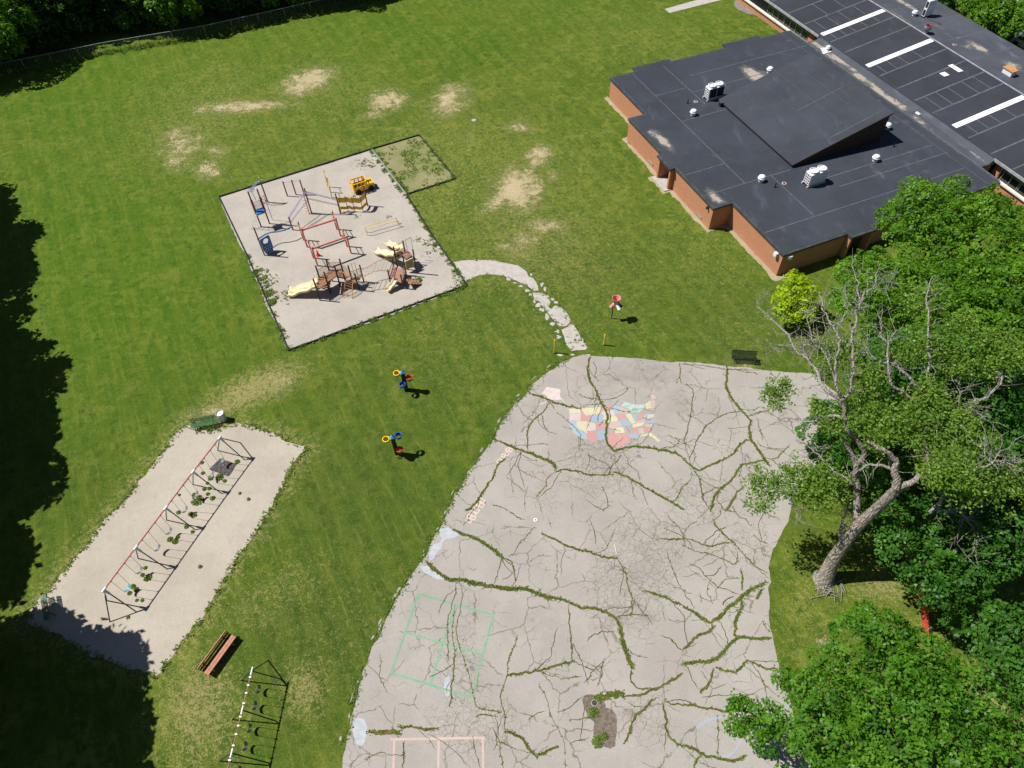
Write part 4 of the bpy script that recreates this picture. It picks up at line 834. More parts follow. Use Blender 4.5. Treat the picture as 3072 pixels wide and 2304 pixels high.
for bay in range(4):
    a,b=JT[bay],JT[bay+1]; Lb=(b-a).length; d=(b-a).normalized()
    for f in (.19,.37,.60,.80): MB().box(a+d*Lb*f-Vector((0,0,.07)),(.05,.05,.12),math.atan2(d.y,d.x)).build('hanger',M['redpaint'],sw)
    for q,(f0,f1) in enumerate(((.19,.37),(.60,.80))):
        blue=(bay==3 and q==1)
        lab='sky blue belt swing near the shaded end of the long red beamed swing set' if blue else \
            'grey belt swing under the red beam, %s of eight from the green bench'%ORD[bay*2+q]
        swing_seat(lab,'belt swings under the long red beam',a+d*Lb*f0-Vector((0,0,.12)),a+d*Lb*f1-Vector((0,0,.12)),1.62+.05*(q-bay%2),M['seatblue'] if blue else M['seatgrey'],.50,.17)
# second swing set at the bottom
H2=2.15
J2=[G(ZB,795,170,H2),G(ZB,648,770,H2),G(ZB,485,1430,H2)]; J2.append(J2[2]+(J2[2]-J2[1]))
sw2=thing('swing_set','low dark green swing set with white clamps standing on the patchy grass','swing set',G(ZB,840,930))
F2=[((630,315),(1240,292)),((495,915),(1170,940)),((295,1550),(1050,1580))]
feet=[(G(ZB,*a),G(ZB,*b)) for a,b in F2]; feet.append(tuple(2*feet[2][k]-feet[1][k] for k in (0,1)))
d2=(J2[3]-J2[0]).normalized()
for i in range(3):
    MB().tube([J2[i],J2[i+1]],.030,8).build('top_beam',M['rust'],sw2)
    Lb=(J2[i+1]-J2[i]).length
    for f in (.16,.37,.57,.83): MB().box(J2[i]+d2*Lb*f,(.07,.13,.08),math.atan2(d2.y,d2.x)).tube([J2[i]+d2*Lb*f,J2[i]+d2*Lb*f-Vector((0,0,.12))],.02,6).build('clamp',M['white'],sw2)
for j in range(4):
    p=J2[j]; MB().tube([p-d2*.22,p+d2*.22],.050,10).build('joint',M['white'],sw2)
    fs=list(feet[j])
    if j==0: fs.append(G(ZB,1050,5))
    for g in fs: MB().tube([p,g],.034,8).build('leg',M['steelblue'] if g is fs[0] else M['darkgreen'],sw2)
nm=['nearest the wooden bench','second from the wooden bench','third from the wooden bench','fourth from the wooden bench','fifth from the wooden bench','farthest from the wooden bench']
for i in range(3):
    Lb=(J2[i+1]-J2[i]).length
    for q,(f0,f1) in enumerate(((.16,.37),(.57,.83))):
        swing_seat('black belt swing on the low white clamped set, '+nm[i*2+q],'black belt swings on the low dark green set',J2[i]+d2*Lb*f0-Vector((0,0,.1)),J2[i]+d2*Lb*f1-Vector((0,0,.1)),1.50,M['seatblack'],.46,.19)
# rubber mat under the first bay
m=MB(); pts=[G(ZPK,*p,.03) for p in ((1180,1300),(1545,1420),(1360,1659))]+[G(ZS,1000,372,.03)]
m.slab([G(ZS,*p,.035) for p in ((1090,288),(1225,335),(1155,435),(1000,378))],(0,0,1),.035)
rm=sheet('rubber_mat',ragged([tuple(G(ZS,*p).to_2d()) for p in ((1090,288),(1225,335),(1155,435),(1000,378))],.15,.02,9),.05,M['mat'],kind=None)
tag(rm,'black rubber mat half buried in sand under the first bay of swings','mat')
# ------------------------------------------------------------------ benches, drum
def plank_bench():
    a=G(R7,1350,1035); b=G(R7,1500,828)
    t=thing('wooden_bench','reddish wooden plank bench with back rest on the grass beside the sand pit','bench',(a+b)/2)
    c=(a+b)/2; d=(b-a).normalized(); n=Vector((-d.y,d.x,0))   # n points to upper-left
    L=2.45; rz=math.atan2(d.y,d.x)
    for k,(off,z) in enumerate(((-.30,.45),(-.13,.45))):
        MB().box(c+n*off+Vector((0,0,z)),(L,.15,.05),rz).build('seat_plank',M['wood'],t)
    MB().box(c+n*.05+Vector((0,0,.44)),(L,.14,.05),rz).build('seat_plank',M['wooddark'],t)
    for k,(off,z) in enumerate(((.17,.60),(.25,.80))):
        MB().box(c+n*off+Vector((0,0,z)),(L,.05,.15),rz).build('back_plank',M['wooddark'] if k==0 else M['wood'],t)
    for s in (-.85,.85):
        l=MB(); l.box(c+d*s-n*.1+Vector((0,0,.21)),(.10,.55,.42),rz); l.box(c+d*s+n*.25+Vector((0,0,.45)),(.10,.09,.9),rz); l.build('leg',M['wood'],t)
plank_bench()
def mesh_bench(name,label,cat,c,d,n,L,mat,back=True,arms=True):
    t=thing(name,label,cat,c); c=Vector(c); rz=math.atan2(d.y,d.x)
    def grid(p0,ux,uy,nx,ny,r,mb):
        for i in range(nx+1): mb.beam(p0+ux*i/nx,p0+ux*i/nx+uy,r,r)
        for j in range(ny+1): mb.beam(p0+uy*j/ny,p0+uy*j/ny+ux,r,r)
    g=MB(); grid(c-d*L/2-n*.22+Vector((0,0,.45)),d*L,n*.42,26,7,.022,g); g.build('seat',mat,t)
    if back:
        g=MB(); grid(c-d*L/2+n*.22+Vector((0,0,.50)),d*L,n*.14+Vector((0,0,.42)),26,7,.022,g); g.tube([c-d*L/2+n*.36+Vector((0,0,.93)),c+d*L/2+n*.36+Vector((0,0,.93))],.03,8); g.build('backrest',mat,t)
    for s in (-1,1):
        l=MB(); e=c+d*s*(L/2-.12); l.tube([e-n*.26,e-n*.20+Vector((0,0,.45)),e+n*.22+Vector((0,0,.47)),e+n*.36],.028,7); l.build('leg',M['black'],t)
        if arms: l=MB(); l.tube([e-n*.20+Vector((0,0,.45)),e-n*.22+Vector((0,0,.68)),e+n*.28+Vector((0,0,.70))],.025,7); l.build('armrest',M['black'],t)
    return t
c=P3(2230,1086); mesh_bench('park_bench','black metal mesh bench with back rest at the top edge of the cracked court','bench',c,(P3(2265,1089)-P3(2195,1085)).normalized(),Vector((-.05,1,0)).normalized(),1.85,M['blackmesh'])
# bench by the drum: two green mesh planks (seat + back), grey tubes
a,b=G(ZPK,500,600,.45),G(ZPK,1150,480,.45); d=(b-a).normalized(); d.z=0; n=Vector((-d.y,d.x,0))
t=thing('park_bench','green metal mesh bench beside the grey trash drum at the head of the sand pit','bench',((a+b)/2).to_2d().to_3d())
c=t.location.copy(); L=1.85; rz=math.atan2(d.y,d.x)
def meshplank(mb,c0,ux,uy,nx,ny,r=.03):
    for i in range(nx+1): mb.beam(c0+ux*i/nx,c0+ux*i/nx+uy,r,r)
    for j in range(ny+1): mb.beam(c0+uy*j/ny,c0+uy*j/ny+ux,r,r)
s=MB(); meshplank(s,c-d*L/2-n*.05+Vector((0,0,.45)),d*L,n*.30,20,4); s.build('seat',M['greenmesh'],t)
s=MB(); meshplank(s,c-d*L/2+n*.30+Vector((0,0,.62)),d*L,n*.10+Vector((0,0,.26)),14,3); s.build('backrest',M['greenmesh'],t)
for k in (-1,1):
    l=MB(); e=c+d*k*(L/2-.25); l.tube([e-n*.35,e-n*.02+Vector((0,0,.43)),e+n*.28+Vector((0,0,.43)),e+n*.42+Vector((0,0,.9))],.03,7); l.tube([e+n*.28+Vector((0,0,.43)),e+n*.40],.03,7); l.build('leg',M['steelblue'],t)
c=G(ZPK,1255,440); t=thing('trash_drum','grey steel drum with a white bag inside beside the green bench','trash can',c)
MB().lathe(c,[(.285,0),(.285,.28),(.298,.30),(.285,.32),(.285,.56),(.298,.58),(.285,.60),(.285,.86),(.30,.88),(.285,.90),(.262,.88),(.262,.5)],24).build('barrel',M['drum'],t)
bg=MB(); bg.lathe(c,[(.262,.80),(.23,.74),(.17,.66),(.10,.70),(.02,.62)],14,cap=True); bg.build('bag',M['bag'],t)
# shaded table at the left of the pit
c=G(R7,300,640); t=thing('park_bench','dark green bench standing in the deep tree shadow at the left of the sand pit','bench',c)
d=(G(R7,300,735)-G(R7,270,560)); d.normalize(); n=Vector((-d.y,d.x,0))
for off,z,w_ in ((0,.45,.32),(.38,.62,.10)):
    s=MB(); meshplank(s,c-d*.9+n*off+Vector((0,0,z)),d*1.8,n*w_+Vector((0,0,.25 if off else 0)),18,4); s.build('seat' if not off else 'backrest',M['greenmesh'],t)
for k in (-.6,.6): l=MB(); l.tube([c+d*k-n*.05,c+d*k+n*.02+Vector((0,0,.43)),c+d*k+n*.36+Vector((0,0,.43)),c+d*k+n*.5+Vector((0,0,.88))],.03,7); l.tube([c+d*k+n*.36+Vector((0,0,.43)),c+d*k+n*.46],.03,7); l.build('leg',M['steelblue'],t)
# ------------------------------------------------------------------ ball posts
def ball_post(base, label, H, rings, lean=(0,0)):
    t=thing('ball_post',label,'ball post',base,'black posts with three coloured ball rings'); c=Vector(base); up=Vector((lean[0],lean[1],1)).normalized()
    r=.155
    m=MB(); q=math.radians(20); top=c+up*H
    ax1=Vector((math.cos(q),math.sin(q),0)); ax2=Vector((-math.sin(q),math.cos(q),0))
    pts=[c+ax1*i*r+ax2*j*r for i,j in ((-1,-1),(1,-1),(1,1),(-1,1))]+[top+ax1*i*r*.9+ax2*j*r*.9 for i,j in ((-1,-1),(1,-1),(1,1),(-1,1))]
    m.add(pts,[(3,2,1,0),(0,1,5,4),(1,2,6,5),(2,3,7,6),(3,0,4,7),(4,5,6,7)]); m.build('post',M['black'],t)
    m=MB(); pts=[top+Vector((0,0,.004))+ax1*i*r*1.02+ax2*j*r*1.02 for i,j in ((-1,-1),(1,-1),(1,1),(-1,1))]; m.add(pts+[top+Vector((0,0,.26))],[(3,2,1,0),(0,1,4),(1,2,4),(2,3,4),(3,0,4)]); m.build('cap',M['cyan'],t)
    for (z,ang,mat) in rings:
        dv=Vector((math.cos(ang),math.sin(ang),0)); cc=c+up*z+dv*(r+.30)
        g=MB(); g.lathe(cc,[(.20,-.17),(.235,.05),(.262,.06),(.262,.10),(.20,.10),(.195,.04),(.165,-.17),(.20,-.17)],22); rg=g.build('ring',mat,t)
        g=MB(); g.beam(c+up*z+dv*r*.9,cc-dv*.22,.14,.12); g.build('bracket',mat,rg)
ball_post(G(ZBAL,548,505),'upright black post with yellow, red and blue ball rings, nearer the gravel play area',2.12,[(1.93,math.radians(172),M['hoopyel']),(1.55,math.radians(-12),M['hoopred']),(1.22,math.radians(-102),M['hoopblue'])])
ball_post(G(ZBAL,425,1395),'black post with ball rings whose red ring hangs lowest, farther from the gravel',2.12,[(1.95,math.radians(188),M['hoopyel']),(1.93,math.radians(32),M['hoopblue']),(.98,math.radians(-40),M['hoopred'])],(-.02,.02))
# weed tufts at foot of the posts are part of the ground cover below
c=G(ZFN,1440,705); t=thing('ball_funnel','ball catcher with pink funnel and three chutes on a thin pole','ball post',c)
top=Vector((c.x+.12,c.y,0)); hz=1.95
MB().tube([c,c+Vector((.02,0,1.45)),Vector((top.x,top.y,hz-.1))],.04,8).build('pole',M['black'],t)
MB().lathe(Vector((top.x+.10,top.y+.05,hz)),[(.16,-.24),(.25,-.10),(.33,.30),(.36,.34),(.33,.34),(.30,.28),(.22,-.08),(.13,-.22)],22).build('funnel',M['funnel'],t)
for ang,ma,L in ((205,'funnel',.62),(-62,'white',.66),(-20,'navy',.55)):
    q=math.radians(ang); st=Vector((top.x+.10,top.y+.05,hz-.12)); e=st+Vector((math.cos(q)*L*.8,math.sin(q)*L*.8,-.42))
    MB().tube([st,e],[.14,.15],12).build('chute',M[ma],t)
# yellow bollards
for b,h,lab in ((G(ZFN,1300,1200),1.24,'yellow post on the grass right of the path, the shorter of two'),(G(ZFN,388,1345),1.55,'yellow post on the grass left of the path, the taller of two')):
    t=thing('bollard',lab,'bollard',b,'yellow posts flanking the path')
    MB().tube([b,b+Vector((0,0,h))],.062,12).build('post',M['paleyel'],t); MB().lathe(b+Vector((0,0,h)),[(.062,-.004),(.05,.03),(.01,.045)],12,cap=True).build('cap',M['yellow'],t); MB().lathe(b,[(.12,.0),(.11,.05),(.065,.06)],12).build('foot',M['black'],t)
# covers and sticks on the court
c=P3(*R8(1258,52),.018); t=thing('valve_cover','small white ring cover set in the cracked court','cover',c); MB().ring(c,.14,.05,0,.03,16).build('ring',M['sill'],t); MB().lathe(c,[(.06,.012),(.01,.014)],10,cap=True).build('lid',M['dark'],t)
c=P3(*R8(1640,1238),.02); t=thing('drain_grate','round dark drain grate in the muddy hollow of the court','drain',c); MB().ring(c,.19,.15,0,.03,18).build('rim',M['greypipe'],t); g=MB()
for k in range(-3,4): g.box(c+Vector((k*.045,0,.012)),(.02,.30*math.sqrt(1-(k/4)**2),.02))
g.build('grate',M['steelblue'],t)
c=P3(*R2(860,780),.02); t=thing('manhole_cover','pale round cover in the grass beyond the playground','cover',c); MB().lathe(c,[(.24,0),(.23,.04),(.20,.05)],20,cap=True).build('lid',M['concrete'],t); MB().ring(c,.28,.24,0,.03,20).build('rim',M['greypipe'],t)
for pts,r,mt,lab in (([R5(1632,685),R5(1642,705),R5(1652,722),R5(1650,750),R5(1640,778)],.022,'barkdark','dark curved stick on the court below the path'),([R9(260,600),R9(268,580),R9(290,562),R9(328,547)],.03,'barkdark','dark bent stick on the court left of the big tree'),([R8(1770,208),R8(1778,240),R8(1784,275)],.022,'sill','straight white stick in the middle of the court')):
    m=MB(); m.tube([P3(u,v,.035) for u,v in pts],[r*(1-.12*i) for i in range(len(pts))],6); tag(m.build('stick',M[mt]),lab,'stick')
# orange peel bits
# ------------------------------------------------------------------ playground equipment
def vheight(bp, tp):
    g=P(*bp); d=Vector((*P(tp[0],tp[1],0),0)); r=d-Vector((0,0,CAMH)); k=(r.x*g[0]+r.y*g[1])/(r.x**2+r.y**2); return CAMH*(1-k)
def post(Z, b, t, h=None):
    g=P3(*Z(*b)); return g, g+Vector((0,0,h or vheight(Z(*b),Z(*t))))
AP=(P3(1253,407)-P3(657,592)).normalized()      # playground axes
BP=Vector((-AP.y,AP.x,0)); RZP=math.atan2(AP.y,AP.x)
# --- timber / plastic borders
def border(name,label,segs,mat,h,w):
    t=thing(name,label,'border',P3(*segs[0][0]))
    for a,b in segs:
        p,q=P3(*a),P3(*b); L=(q-p).length; k=max(1,int(round(L/2.4)))
        m=MB()
        for i in range(k):
            u=p+(q-p)*(i/k)+(q-p).normalized()*.012; v=p+(q-p)*((i+1)/k)-(q-p).normalized()*.012
            zz=(.5-((i*37)%10)/10)*.02
            m.beam(u+Vector((0,0,h/2+zz-.03)),v+Vector((0,0,h/2-zz-.03)),w,h)
        m.build('board',mat,t)
    return t
border('play_area_border','black plastic edging around the pale gravel play area',[((657,592),(1116,448)),((657,592),(741,768)),((741,768),(866,1053)),((1220,585),(1300,712)),((1300,712),(1401,856)),((866,1053),(1130,955)),((1130,955),(1401,856))],M['edging'],.18,.075)
border('play_area_border','dark edging around the small weedy soil bed',[((1118,447),(1258,406)),((1258,406),(1366,537)),((1366,537),(1220,584))],M['edging'],.16,.07)
o=MB().beam(P3(1117,451,.10),P3(1219,585,.10),.12,.20).build('divider_board',M['greypipe']); tag(o,'pale grey board between the gravel and the weedy bed','border')
# --- tall red tower with blue deck and arch climber
t=thing('climbing_tower','tall maroon post tower with blue deck, white rails and blue loop climber','play structure',G(Z1,850,1520))
p1=post(Z1,(795,1550),(548,975)); p2=post(Z1,(935,1500),(690,935)); p3=post(Z1,(905,1145),(775,790)); 
for a,b in (p1,p2,p3): MB().tube([a,b],.065,10).build('post',M['maroon'],t)
dz=1.75
q=[G(Z1,690,1275,dz),G(Z1,835,1235,dz),G(Z1,852,1312,dz),G(Z1,728,1358,dz)]
MB().slab(q,(0,0,1),.12).build('deck',M['blue'],t)
ra=MB(); e=q[0]+(q[0]-q[3])*.1; f=q[1]+(q[1]-q[2])*.1
for i in range(9): c=e+(f-e)*i/8; ra.tube([c,c+Vector((0,0,.85))],.018,5)
for z in (.02,.42,.85): ra.tube([e+Vector((0,0,z)),f+Vector((0,0,z))],.022,6)
ra.build('railing',M['white'],t)
n=MB()   # chain net hanging at the front left
r0=p1[0]+Vector((-.9,-.1,0)); 
for i in range(4):
    a=q[3]+(q[0]-q[3])*(i/3); b=r0+Vector((i*.28-.2,-.15+i*.05,.02)); n.tube([a,(a+b)/2-Vector((.1,0,.05)),b],.018,5)
for z in (.25,.5,.75):
    L=[]
    for i in range(4):
        a=q[3]+(q[0]-q[3])*(i/3); b=r0+Vector((i*.28-.2,-.15+i*.05,.02)); L.append(a+(b-a)*z)
    n.tube(L,.018,5)
n.build('net_climber',M['white'],t)
# brackets on the posts
for a,b in (p1,p2):
    m=MB()
    for k in range(8): m.box(a+(b-a)*(.40+.05*k),(.20,.20,.05))
    m.build('bracket',M['maroon'],t)
g,h=post(Z1,(985,1440),(830,1030)); m=MB(); m.tube([g,h,G(Z1,785,1110,2.45)],.022,6); m.build('slide_pole',M['steelblue'],t)
# arch loop climber (blue) from the rear post
L1=[G(Z1,780,800,2.45),G(Z1,735,805,2.5),G(Z1,690,830,2.35),G(Z1,645,890,2.0),G(Z1,615,945,1.5),G(Z1,600,965,1.2)]
off=Vector((.28,.28,0))
m=MB(); m.tube(L1,.032,7); m.tube([p+off for p in L1],.032,7)
for i in range(len(L1)-1):
    for k in (.2,.7): c=L1[i]+(L1[i+1]-L1[i])*k; m.tube([c,c+off],.02,5)
m.build('loop_climber',M['paleblue'],t)
m=MB(); c=L1[-1]+off/2; m.lathe(c,[(.26,0),(.30,.03),(.26,.06)],14); m.tube([c,Vector((c.x+.1,c.y,0))],.03,6); m.build('turning_ring',M['paleblue'],t)
m=MB(); m.tube([p3[1],p3[1]+Vector((-.05,0,.35))],.05,8); m.build('post_cap',M['greypipe'],t)
# --- three chin-up bars
t=thing('chin_up_bars','three maroon posts joined by thin pale blue chin up bars near the top border','play structure',G(Z3,265,465))
PP=[post(Z3,(125,490),(45,245),1.70),post(Z3,(268,466),(192,225),1.70),post(Z3,(402,462),(332,215),1.70)]
for a,b in PP: MB().tube([a,b],.060,10).build('post',M['maroon'],t)
for k in (0,1):
    z=(-.14,-.10)[k]; m=MB(); m.tube([PP[k][1]+Vector((0,0,z)),PP[k+1][1]+Vector((0,0,z))],.022,6); m.build('bar',M['paleblue'],t)
# --- centre post with two ring chain ladders
t=thing('ring_chain_climber','maroon posts joined by lavender beams and ring chains with a peg ladder','play structure',G(Z3,525,770))
c0=post(Z3,(525,770),(405,360)); c1=post(Z3,(215,1050),(145,840)); c2=post(Z3,(1005,780),(920,450))
for a,b in (c0,c1): MB().tube([a,b],.065,10).build('post',M['maroon'],t)
g=MB(); pc=c0[0]+Vector((-.22,-.05,0)); g.tube([pc,pc+Vector((0,0,2.3))],.04,8)
for k in range(5): g.tube([pc+Vector((-.28,-.1,.35+k*.3)),pc+Vector((.1,0,.35+k*.3))],.022,6)
g.build('peg_ladder',M['pink'],t)
def ringrow(a,b,z0a,z0b,z1a,z1b,mat,nr):
    m=MB(); up=Vector((0,0,1))
    pa,pb=a+up*z0a,b+up*z0b
    d=(pb-pa).normalized(); s=d.cross(up).normalized()*.07
    m.tube([pa+s,pb+s],.03,6); m.tube([pa-s,pb-s],.03,6); m.build('beam',mat,t)
    m=MB(); la,lb=a+up*z1a,b+up*z1b; m.tube([la,lb],.018,5)
    for i in range(nr):
        c=la+(lb-la)*((i+.5)/nr); R=(lb-la).length/nr*.5
        q=[c+d*R*math.cos(x)-up*(R*.85*math.sin(x)) for x in np.linspace(0,math.pi,8)]
        m.tube(q,.018,5)
    m.build('ring_chain',mat,t)
ringrow(c0[0],c1[0],2.42,1.42,1.55,.95,M['lav'],9); ringrow(c0[0],c2[0],2.45,1.60,1.75,1.05,M['lav'],9)
# --- blue curved balance rail to the grip panel
t=thing('grip_panel','blue climbing panel with round hole and pale grips, joined to a wavy blue rail','play structure',G(R1,1715,1655))
pa=post(R1,(1715,1655),(1640,1475)); MB().tube([pa[0],pa[1]],.06,10).build('post',M['maroon'],t)
zr=1.15
rail=[G(R1,1893,1468,zr),G(R1,1850,1490,zr),G(R1,1800,1502,zr),G(R1,1755,1506,zr),G(R1,1720,1518,zr),G(R1,1690,1538,zr),G(R1,1668,1553,zr)]
MB().tube(rail,.055,8).build('wavy_rail',M['blue'],t)
o0=pa[0]+Vector((.10,-.02,0)); ux=(G(R1,1765,1622)-G(R1,1712,1655)); ux.z=0; ux=ux.normalized(); un=ux.cross(Vector((0,0,1)))
Wd,Hh=.95,1.80; cu,cv,rr=.48,1.38,.27; m=MB(); ring=[]; outer=[]
for i in range(24):
    a=2*math.pi*i/24; ring.append((cu+rr*math.cos(a),cv+rr*math.sin(a)))
    ca,sa=math.cos(a),math.sin(a); ks=[]
    for comp,lo,hi,c_ in ((ca,0,Wd,cu),(sa,.05,Hh,cv)):
        if abs(comp)>1e-6: ks.append(((hi if comp>0 else lo)-c_)/comp)
    k=min(ks); outer.append((cu+k*ca,cv+k*sa))
def pv(u,v,th): return o0+ux*u+Vector((0,0,v))+un*th
vs=[]
for th in (-.03,.03):
    vs+=[pv(u,v,th) for u,v in ring]+[pv(u,v,th) for u,v in outer]
fs=[]
for i in range(24):
    j=(i+1)%24; fs+=[(i,j,24+j,24+i),(48+i,72+i,72+j,48+j),(i,48+i,48+j,j),(24+i,24+j,72+j,72+i)]
m.add(vs,fs); m.build('panel',M['blue'],t)
m=MB()
for i in range(5):
    for j in range(3): 
        c=pv(.18+.26*j+.1*(i%2),.20+.17*i,.05); m.lathe(c,[(.055,-.03),(.06,.0),(.02,.03)],8,cap=True)
        c=pv(.18+.26*j+.1*(i%2),.20+.17*i,-.05); m.lathe(c,[(.055,-.03),(.06,.0),(.02,.03)],8,cap=True)
m.build('grip',M['white'],t)
# --- yellow stepped bars
t=thing('stepped_bars','three faded yellow posts in a row carrying stepped bars by the toy bus','play structure',G(Z1,1945,975))
Y=[G(Z1,1905,890),G(Z1,1948,980),G(Z1,1968,1068)]; hh=[1.95,1.75,1.30]
for a,h in zip(Y,hh): MB().tube([a,a+Vector((0,0,h))],.05,9).build('post',M['paleyel'],t)
for k in (0,1): m=MB(); z=min(hh[k],hh[k+1])-.12; m.tube([Y[k]+Vector((0,0,z)),Y[k+1]+Vector((0,0,z))],.025,6); m.build('bar',M['paleyel'],t)
# --- wavy yellow wall
t=thing('wavy_wall','two wavy yellow boards on black poles between maroon posts','play structure',G(Z3,1245,745))
e1=post(Z3,(1005,780),(920,450)); e2=post(Z3,(1455,650),(1385,320))
for a,b in (e1,e2): MB().tube([a,b],.06,10).build('post',M['maroon'],t)
B4=[G(Z3,1012,755),G(Z3,1135,737),G(Z3,1245,748),G(Z3,1380,738)]
for a in B4: MB().tube([a,a+Vector((0,0,1.72))],.03,7).build('pole',M['black'],t)
path=[e1[0]+Vector((.1,.1,0))]+B4+[e2[0]]
def smooth(pts,k=5):
    out=[]
    for i in range(len(pts)-1):
        p0,p1,p2,p3=[pts[max(0,min(len(pts)-1,j))] for j in (i-1,i,i+1,i+2)]
        for s in range(k):
            u=s/k; out.append(.5*((2*p1)+(p2-p0)*u+(2*p0-5*p1+4*p2-p3)*u*u+(3*p1-3*p2+p3-p0)*u**3))
    return out+[pts[-1]]
path=smooth(path)
for z0,z1,holes in ((1.05,1.62,False),(.28,.60,True)):
    m=MB(); n=len(path); vs=[]; th=Vector((.0,.02,0))
    for i,p in enumerate(path):
        wv=.04*math.sin(i*1.25)
        vs+=[p-th+Vector((0,0,z0+wv)),p-th+Vector((0,0,z1+wv)),p+th+Vector((0,0,z0+wv)),p+th+Vector((0,0,z1+wv))]
    fs=[]
    for i in range(n-1): o=i*4; fs+=[(o,o+4,o+5,o+1),(o+2,o+3,o+7,o+6),(o+1,o+5,o+7,o+3),(o,o+2,o+6,o+4)]
    fs+=[(0,1,3,2),(n*4-4,n*4-2,n*4-1,n*4-3)]
    m.add(vs,fs); m.build('board',M['ochre'],t)
# --- toy bus
def toy_bus():
    c=(G(ZBUS,615,765)+G(ZBUS,1060,640))/2+BP*.42
    t=thing('toy_bus','yellow plastic toy school bus with open window frames and black wheels','play bus',c)
    def q(x,y,z): return c+AP*x+BP*y+Vector((0,0,z))
    ax=(AP,BP,Vector((0,0,1)))
    for s in (-1,1):
        m=MB(); y=s*.46
        m.box(q(-.30,y,.44),(1.38,.06,.44),ax=ax); m.box(q(-.30,y,1.14),(1.38,.07,.10),ax=ax)
        for x in (-.94,-.55,-.16,.22,.36): m.box(q(x,y,.86),(.10,.062,.48),ax=ax)
        m.box(q(-.30,y,.70),(1.38,.062,.06),ax=ax)
        m.build('side_panel',M['yellow'],t)
    m=MB(); m.box(q(-.98,0,.5),(.06,.9,.56),ax=ax); m.box(q(-.98,0,1.14),(.065,.9,.10),ax=ax)
    for y in (-.40,.40): m.box(q(-.98,y,.92),(.065,.10,.42),ax=ax)
    m.build('back_panel',M['yellow'],t)
    m=MB(); m.box(q(.40,0,1.14),(.065,.9,.10),ax=ax); m.box(q(.40,0,.52),(.06,.86,.58),ax=ax); m.build('windscreen_frame',M['yellow'],t)
    m=MB()
    for y in (-.32,.32): m.box(q(.75,y,.48),(.66,.26,.52),ax=ax)
    m.box(q(1.04,0,.45),(.10,.80,.46),ax=ax); m.box(q(.62,0,.42),(.50,.5,.30),ax=ax); m.build('bonnet',M['yellow'],t)
    m=MB(); m.box(q(-.28,0,.24),(1.3,.88,.06),ax=ax); m.build('floor',M['ochre'],t)
    for x in (-.45,-.05): m=MB(); m.box(q(x,.22,.42),(.26,.34,.06),ax=ax); m.box(q(x,-.22,.42),(.26,.34,.06),ax=ax); m.build('seat',M['black'],t)
    for x in (-.58,.72):
        for s in (-1,1):
            m=MB(); a=q(x,s*.44,.24); m.tube([a,a+BP*s*.13],.245,18); w=m.build('wheel',M['rubber'],t)
            m=MB(); m.tube([a+BP*s*.128,a+BP*s*.14],.08,12); m.build('hub',M['dark'],w)
    m=MB()
    for y in (-.3,.3): m.tube([q(1.09,y,.5),q(1.11,y,.5)],.07,10)
    m.build('headlight',M['white'],t)
toy_bus()
# --- parallel bars
t=thing('parallel_bars','pair of low yellow parallel bars on the open gravel','play structure',G(Z3,1690,1040))
for a,b in (((1430,1090),(1945,938)),((1452,1140),(1978,988))):
    p,q=G(Z3,*a),G(Z3,*b); d=(q-p).normalized(); z=Vector((0,0,.68))
    MB().tube([p,p+z*.86,p+z*.95+d*.05,p+z+d*.16,q+z-d*.16,q+z*.95-d*.05,q+z*.86,q],.030,8).build('bar',M['paleyel'],t)
# --- pink beam climber
t=thing('beam_climber','faded pink climber of paired posts and two long overhead beams','play structure',G(Z3,790,1250))
PK=[((395,1220),2.10),((455,1335),2.10),((945,1040),2.06),((1005,1150),2.06),((560,1520),2.05),((625,1645),2.10),((1115,1325),1.98),((1180,1440),1.98)]
pk=[(G(Z3,*b),h) for b,h in PK]
for g,h in pk: MB().tube([g,g+Vector((0,0,h))],.075,12).build('post',M['pink'],t)
up=Vector((0,0,1))
for i in (0,2,4,6):
    m=MB()
    for z in (1.15,1.78): m.tube([pk[i][0]+up*z,pk[i+1][0]+up*z],.03,7)
    m.build('cross_bar',M['pink'],t)
for i,j in ((1,3),(5,7)):
    a,b=pk[i][0]+up*1.98,pk[j][0]+up*1.94; MB().tube([a-(b-a).normalized()*.05,b],.095,14).build('beam',M['pink'],t)
for g,h in pk: m=MB(); m.lathe(g+up*h,[(.075,-.01),(.07,.03),(.02,.05)],10,cap=True); m.build('post_cap',M['pink'],t)
# --- cone
c=G(Z3,635,1478); t=thing('traffic_cone','bright red orange traffic cone standing beside the pink climber','cone',c)
MB().box(c+Vector((0,0,.02)),(.36,.36,.04),RZP).build('base',M['cone'],t); MB().lathe(c,[(.14,.04),(.035,.70),(.02,.71)],16,cap=True).build('body',M['cone'],t)
# --- main play structure: arched deck, wave slides, railings
t=thing('play_structure','dark post play structure with rusty mesh decks, railings and wide beige double slide','play structure',G(Z4,1140,1350))
TPP=lambda x,y,h: (lambda v: Vector((v.x,v.y,0)))(G(Z4,x,y,h))
F1,F2,F3=G(Z4,890,1630),G(Z4,1120,1480),G(Z4,1340,1340)
K1,K2,K3=G(Z4,940,1355),TPP(1015,730,2.5),TPP(1315,715,2.5)
K1=TPP(785,865,2.5)
K4=TPP(1505,860,2.35); F4=TPP(1400,1040,1.75); F5=G(Z4,1750,1410); K5=G(Z4,1855,1220)
PST=[(F1,2.5),(F2,2.5),(F3,2.5),(K1,2.5),(K2,2.5),(K3,2.5),(K4,2.35),(F4,1.75),(F5,1.95),(K5,1.95)]
for g,h in PST: MB().tube([g,g+up*h],.062,10).build('post',M['brownpost'],t)
def deck(pts,z,name='deck',mat='rust',parent=t):
    m=MB(); m.slab([Vector((p.x,p.y,z)) for p in pts],(0,0,1),.06); return m.build(name,M[mat],parent)
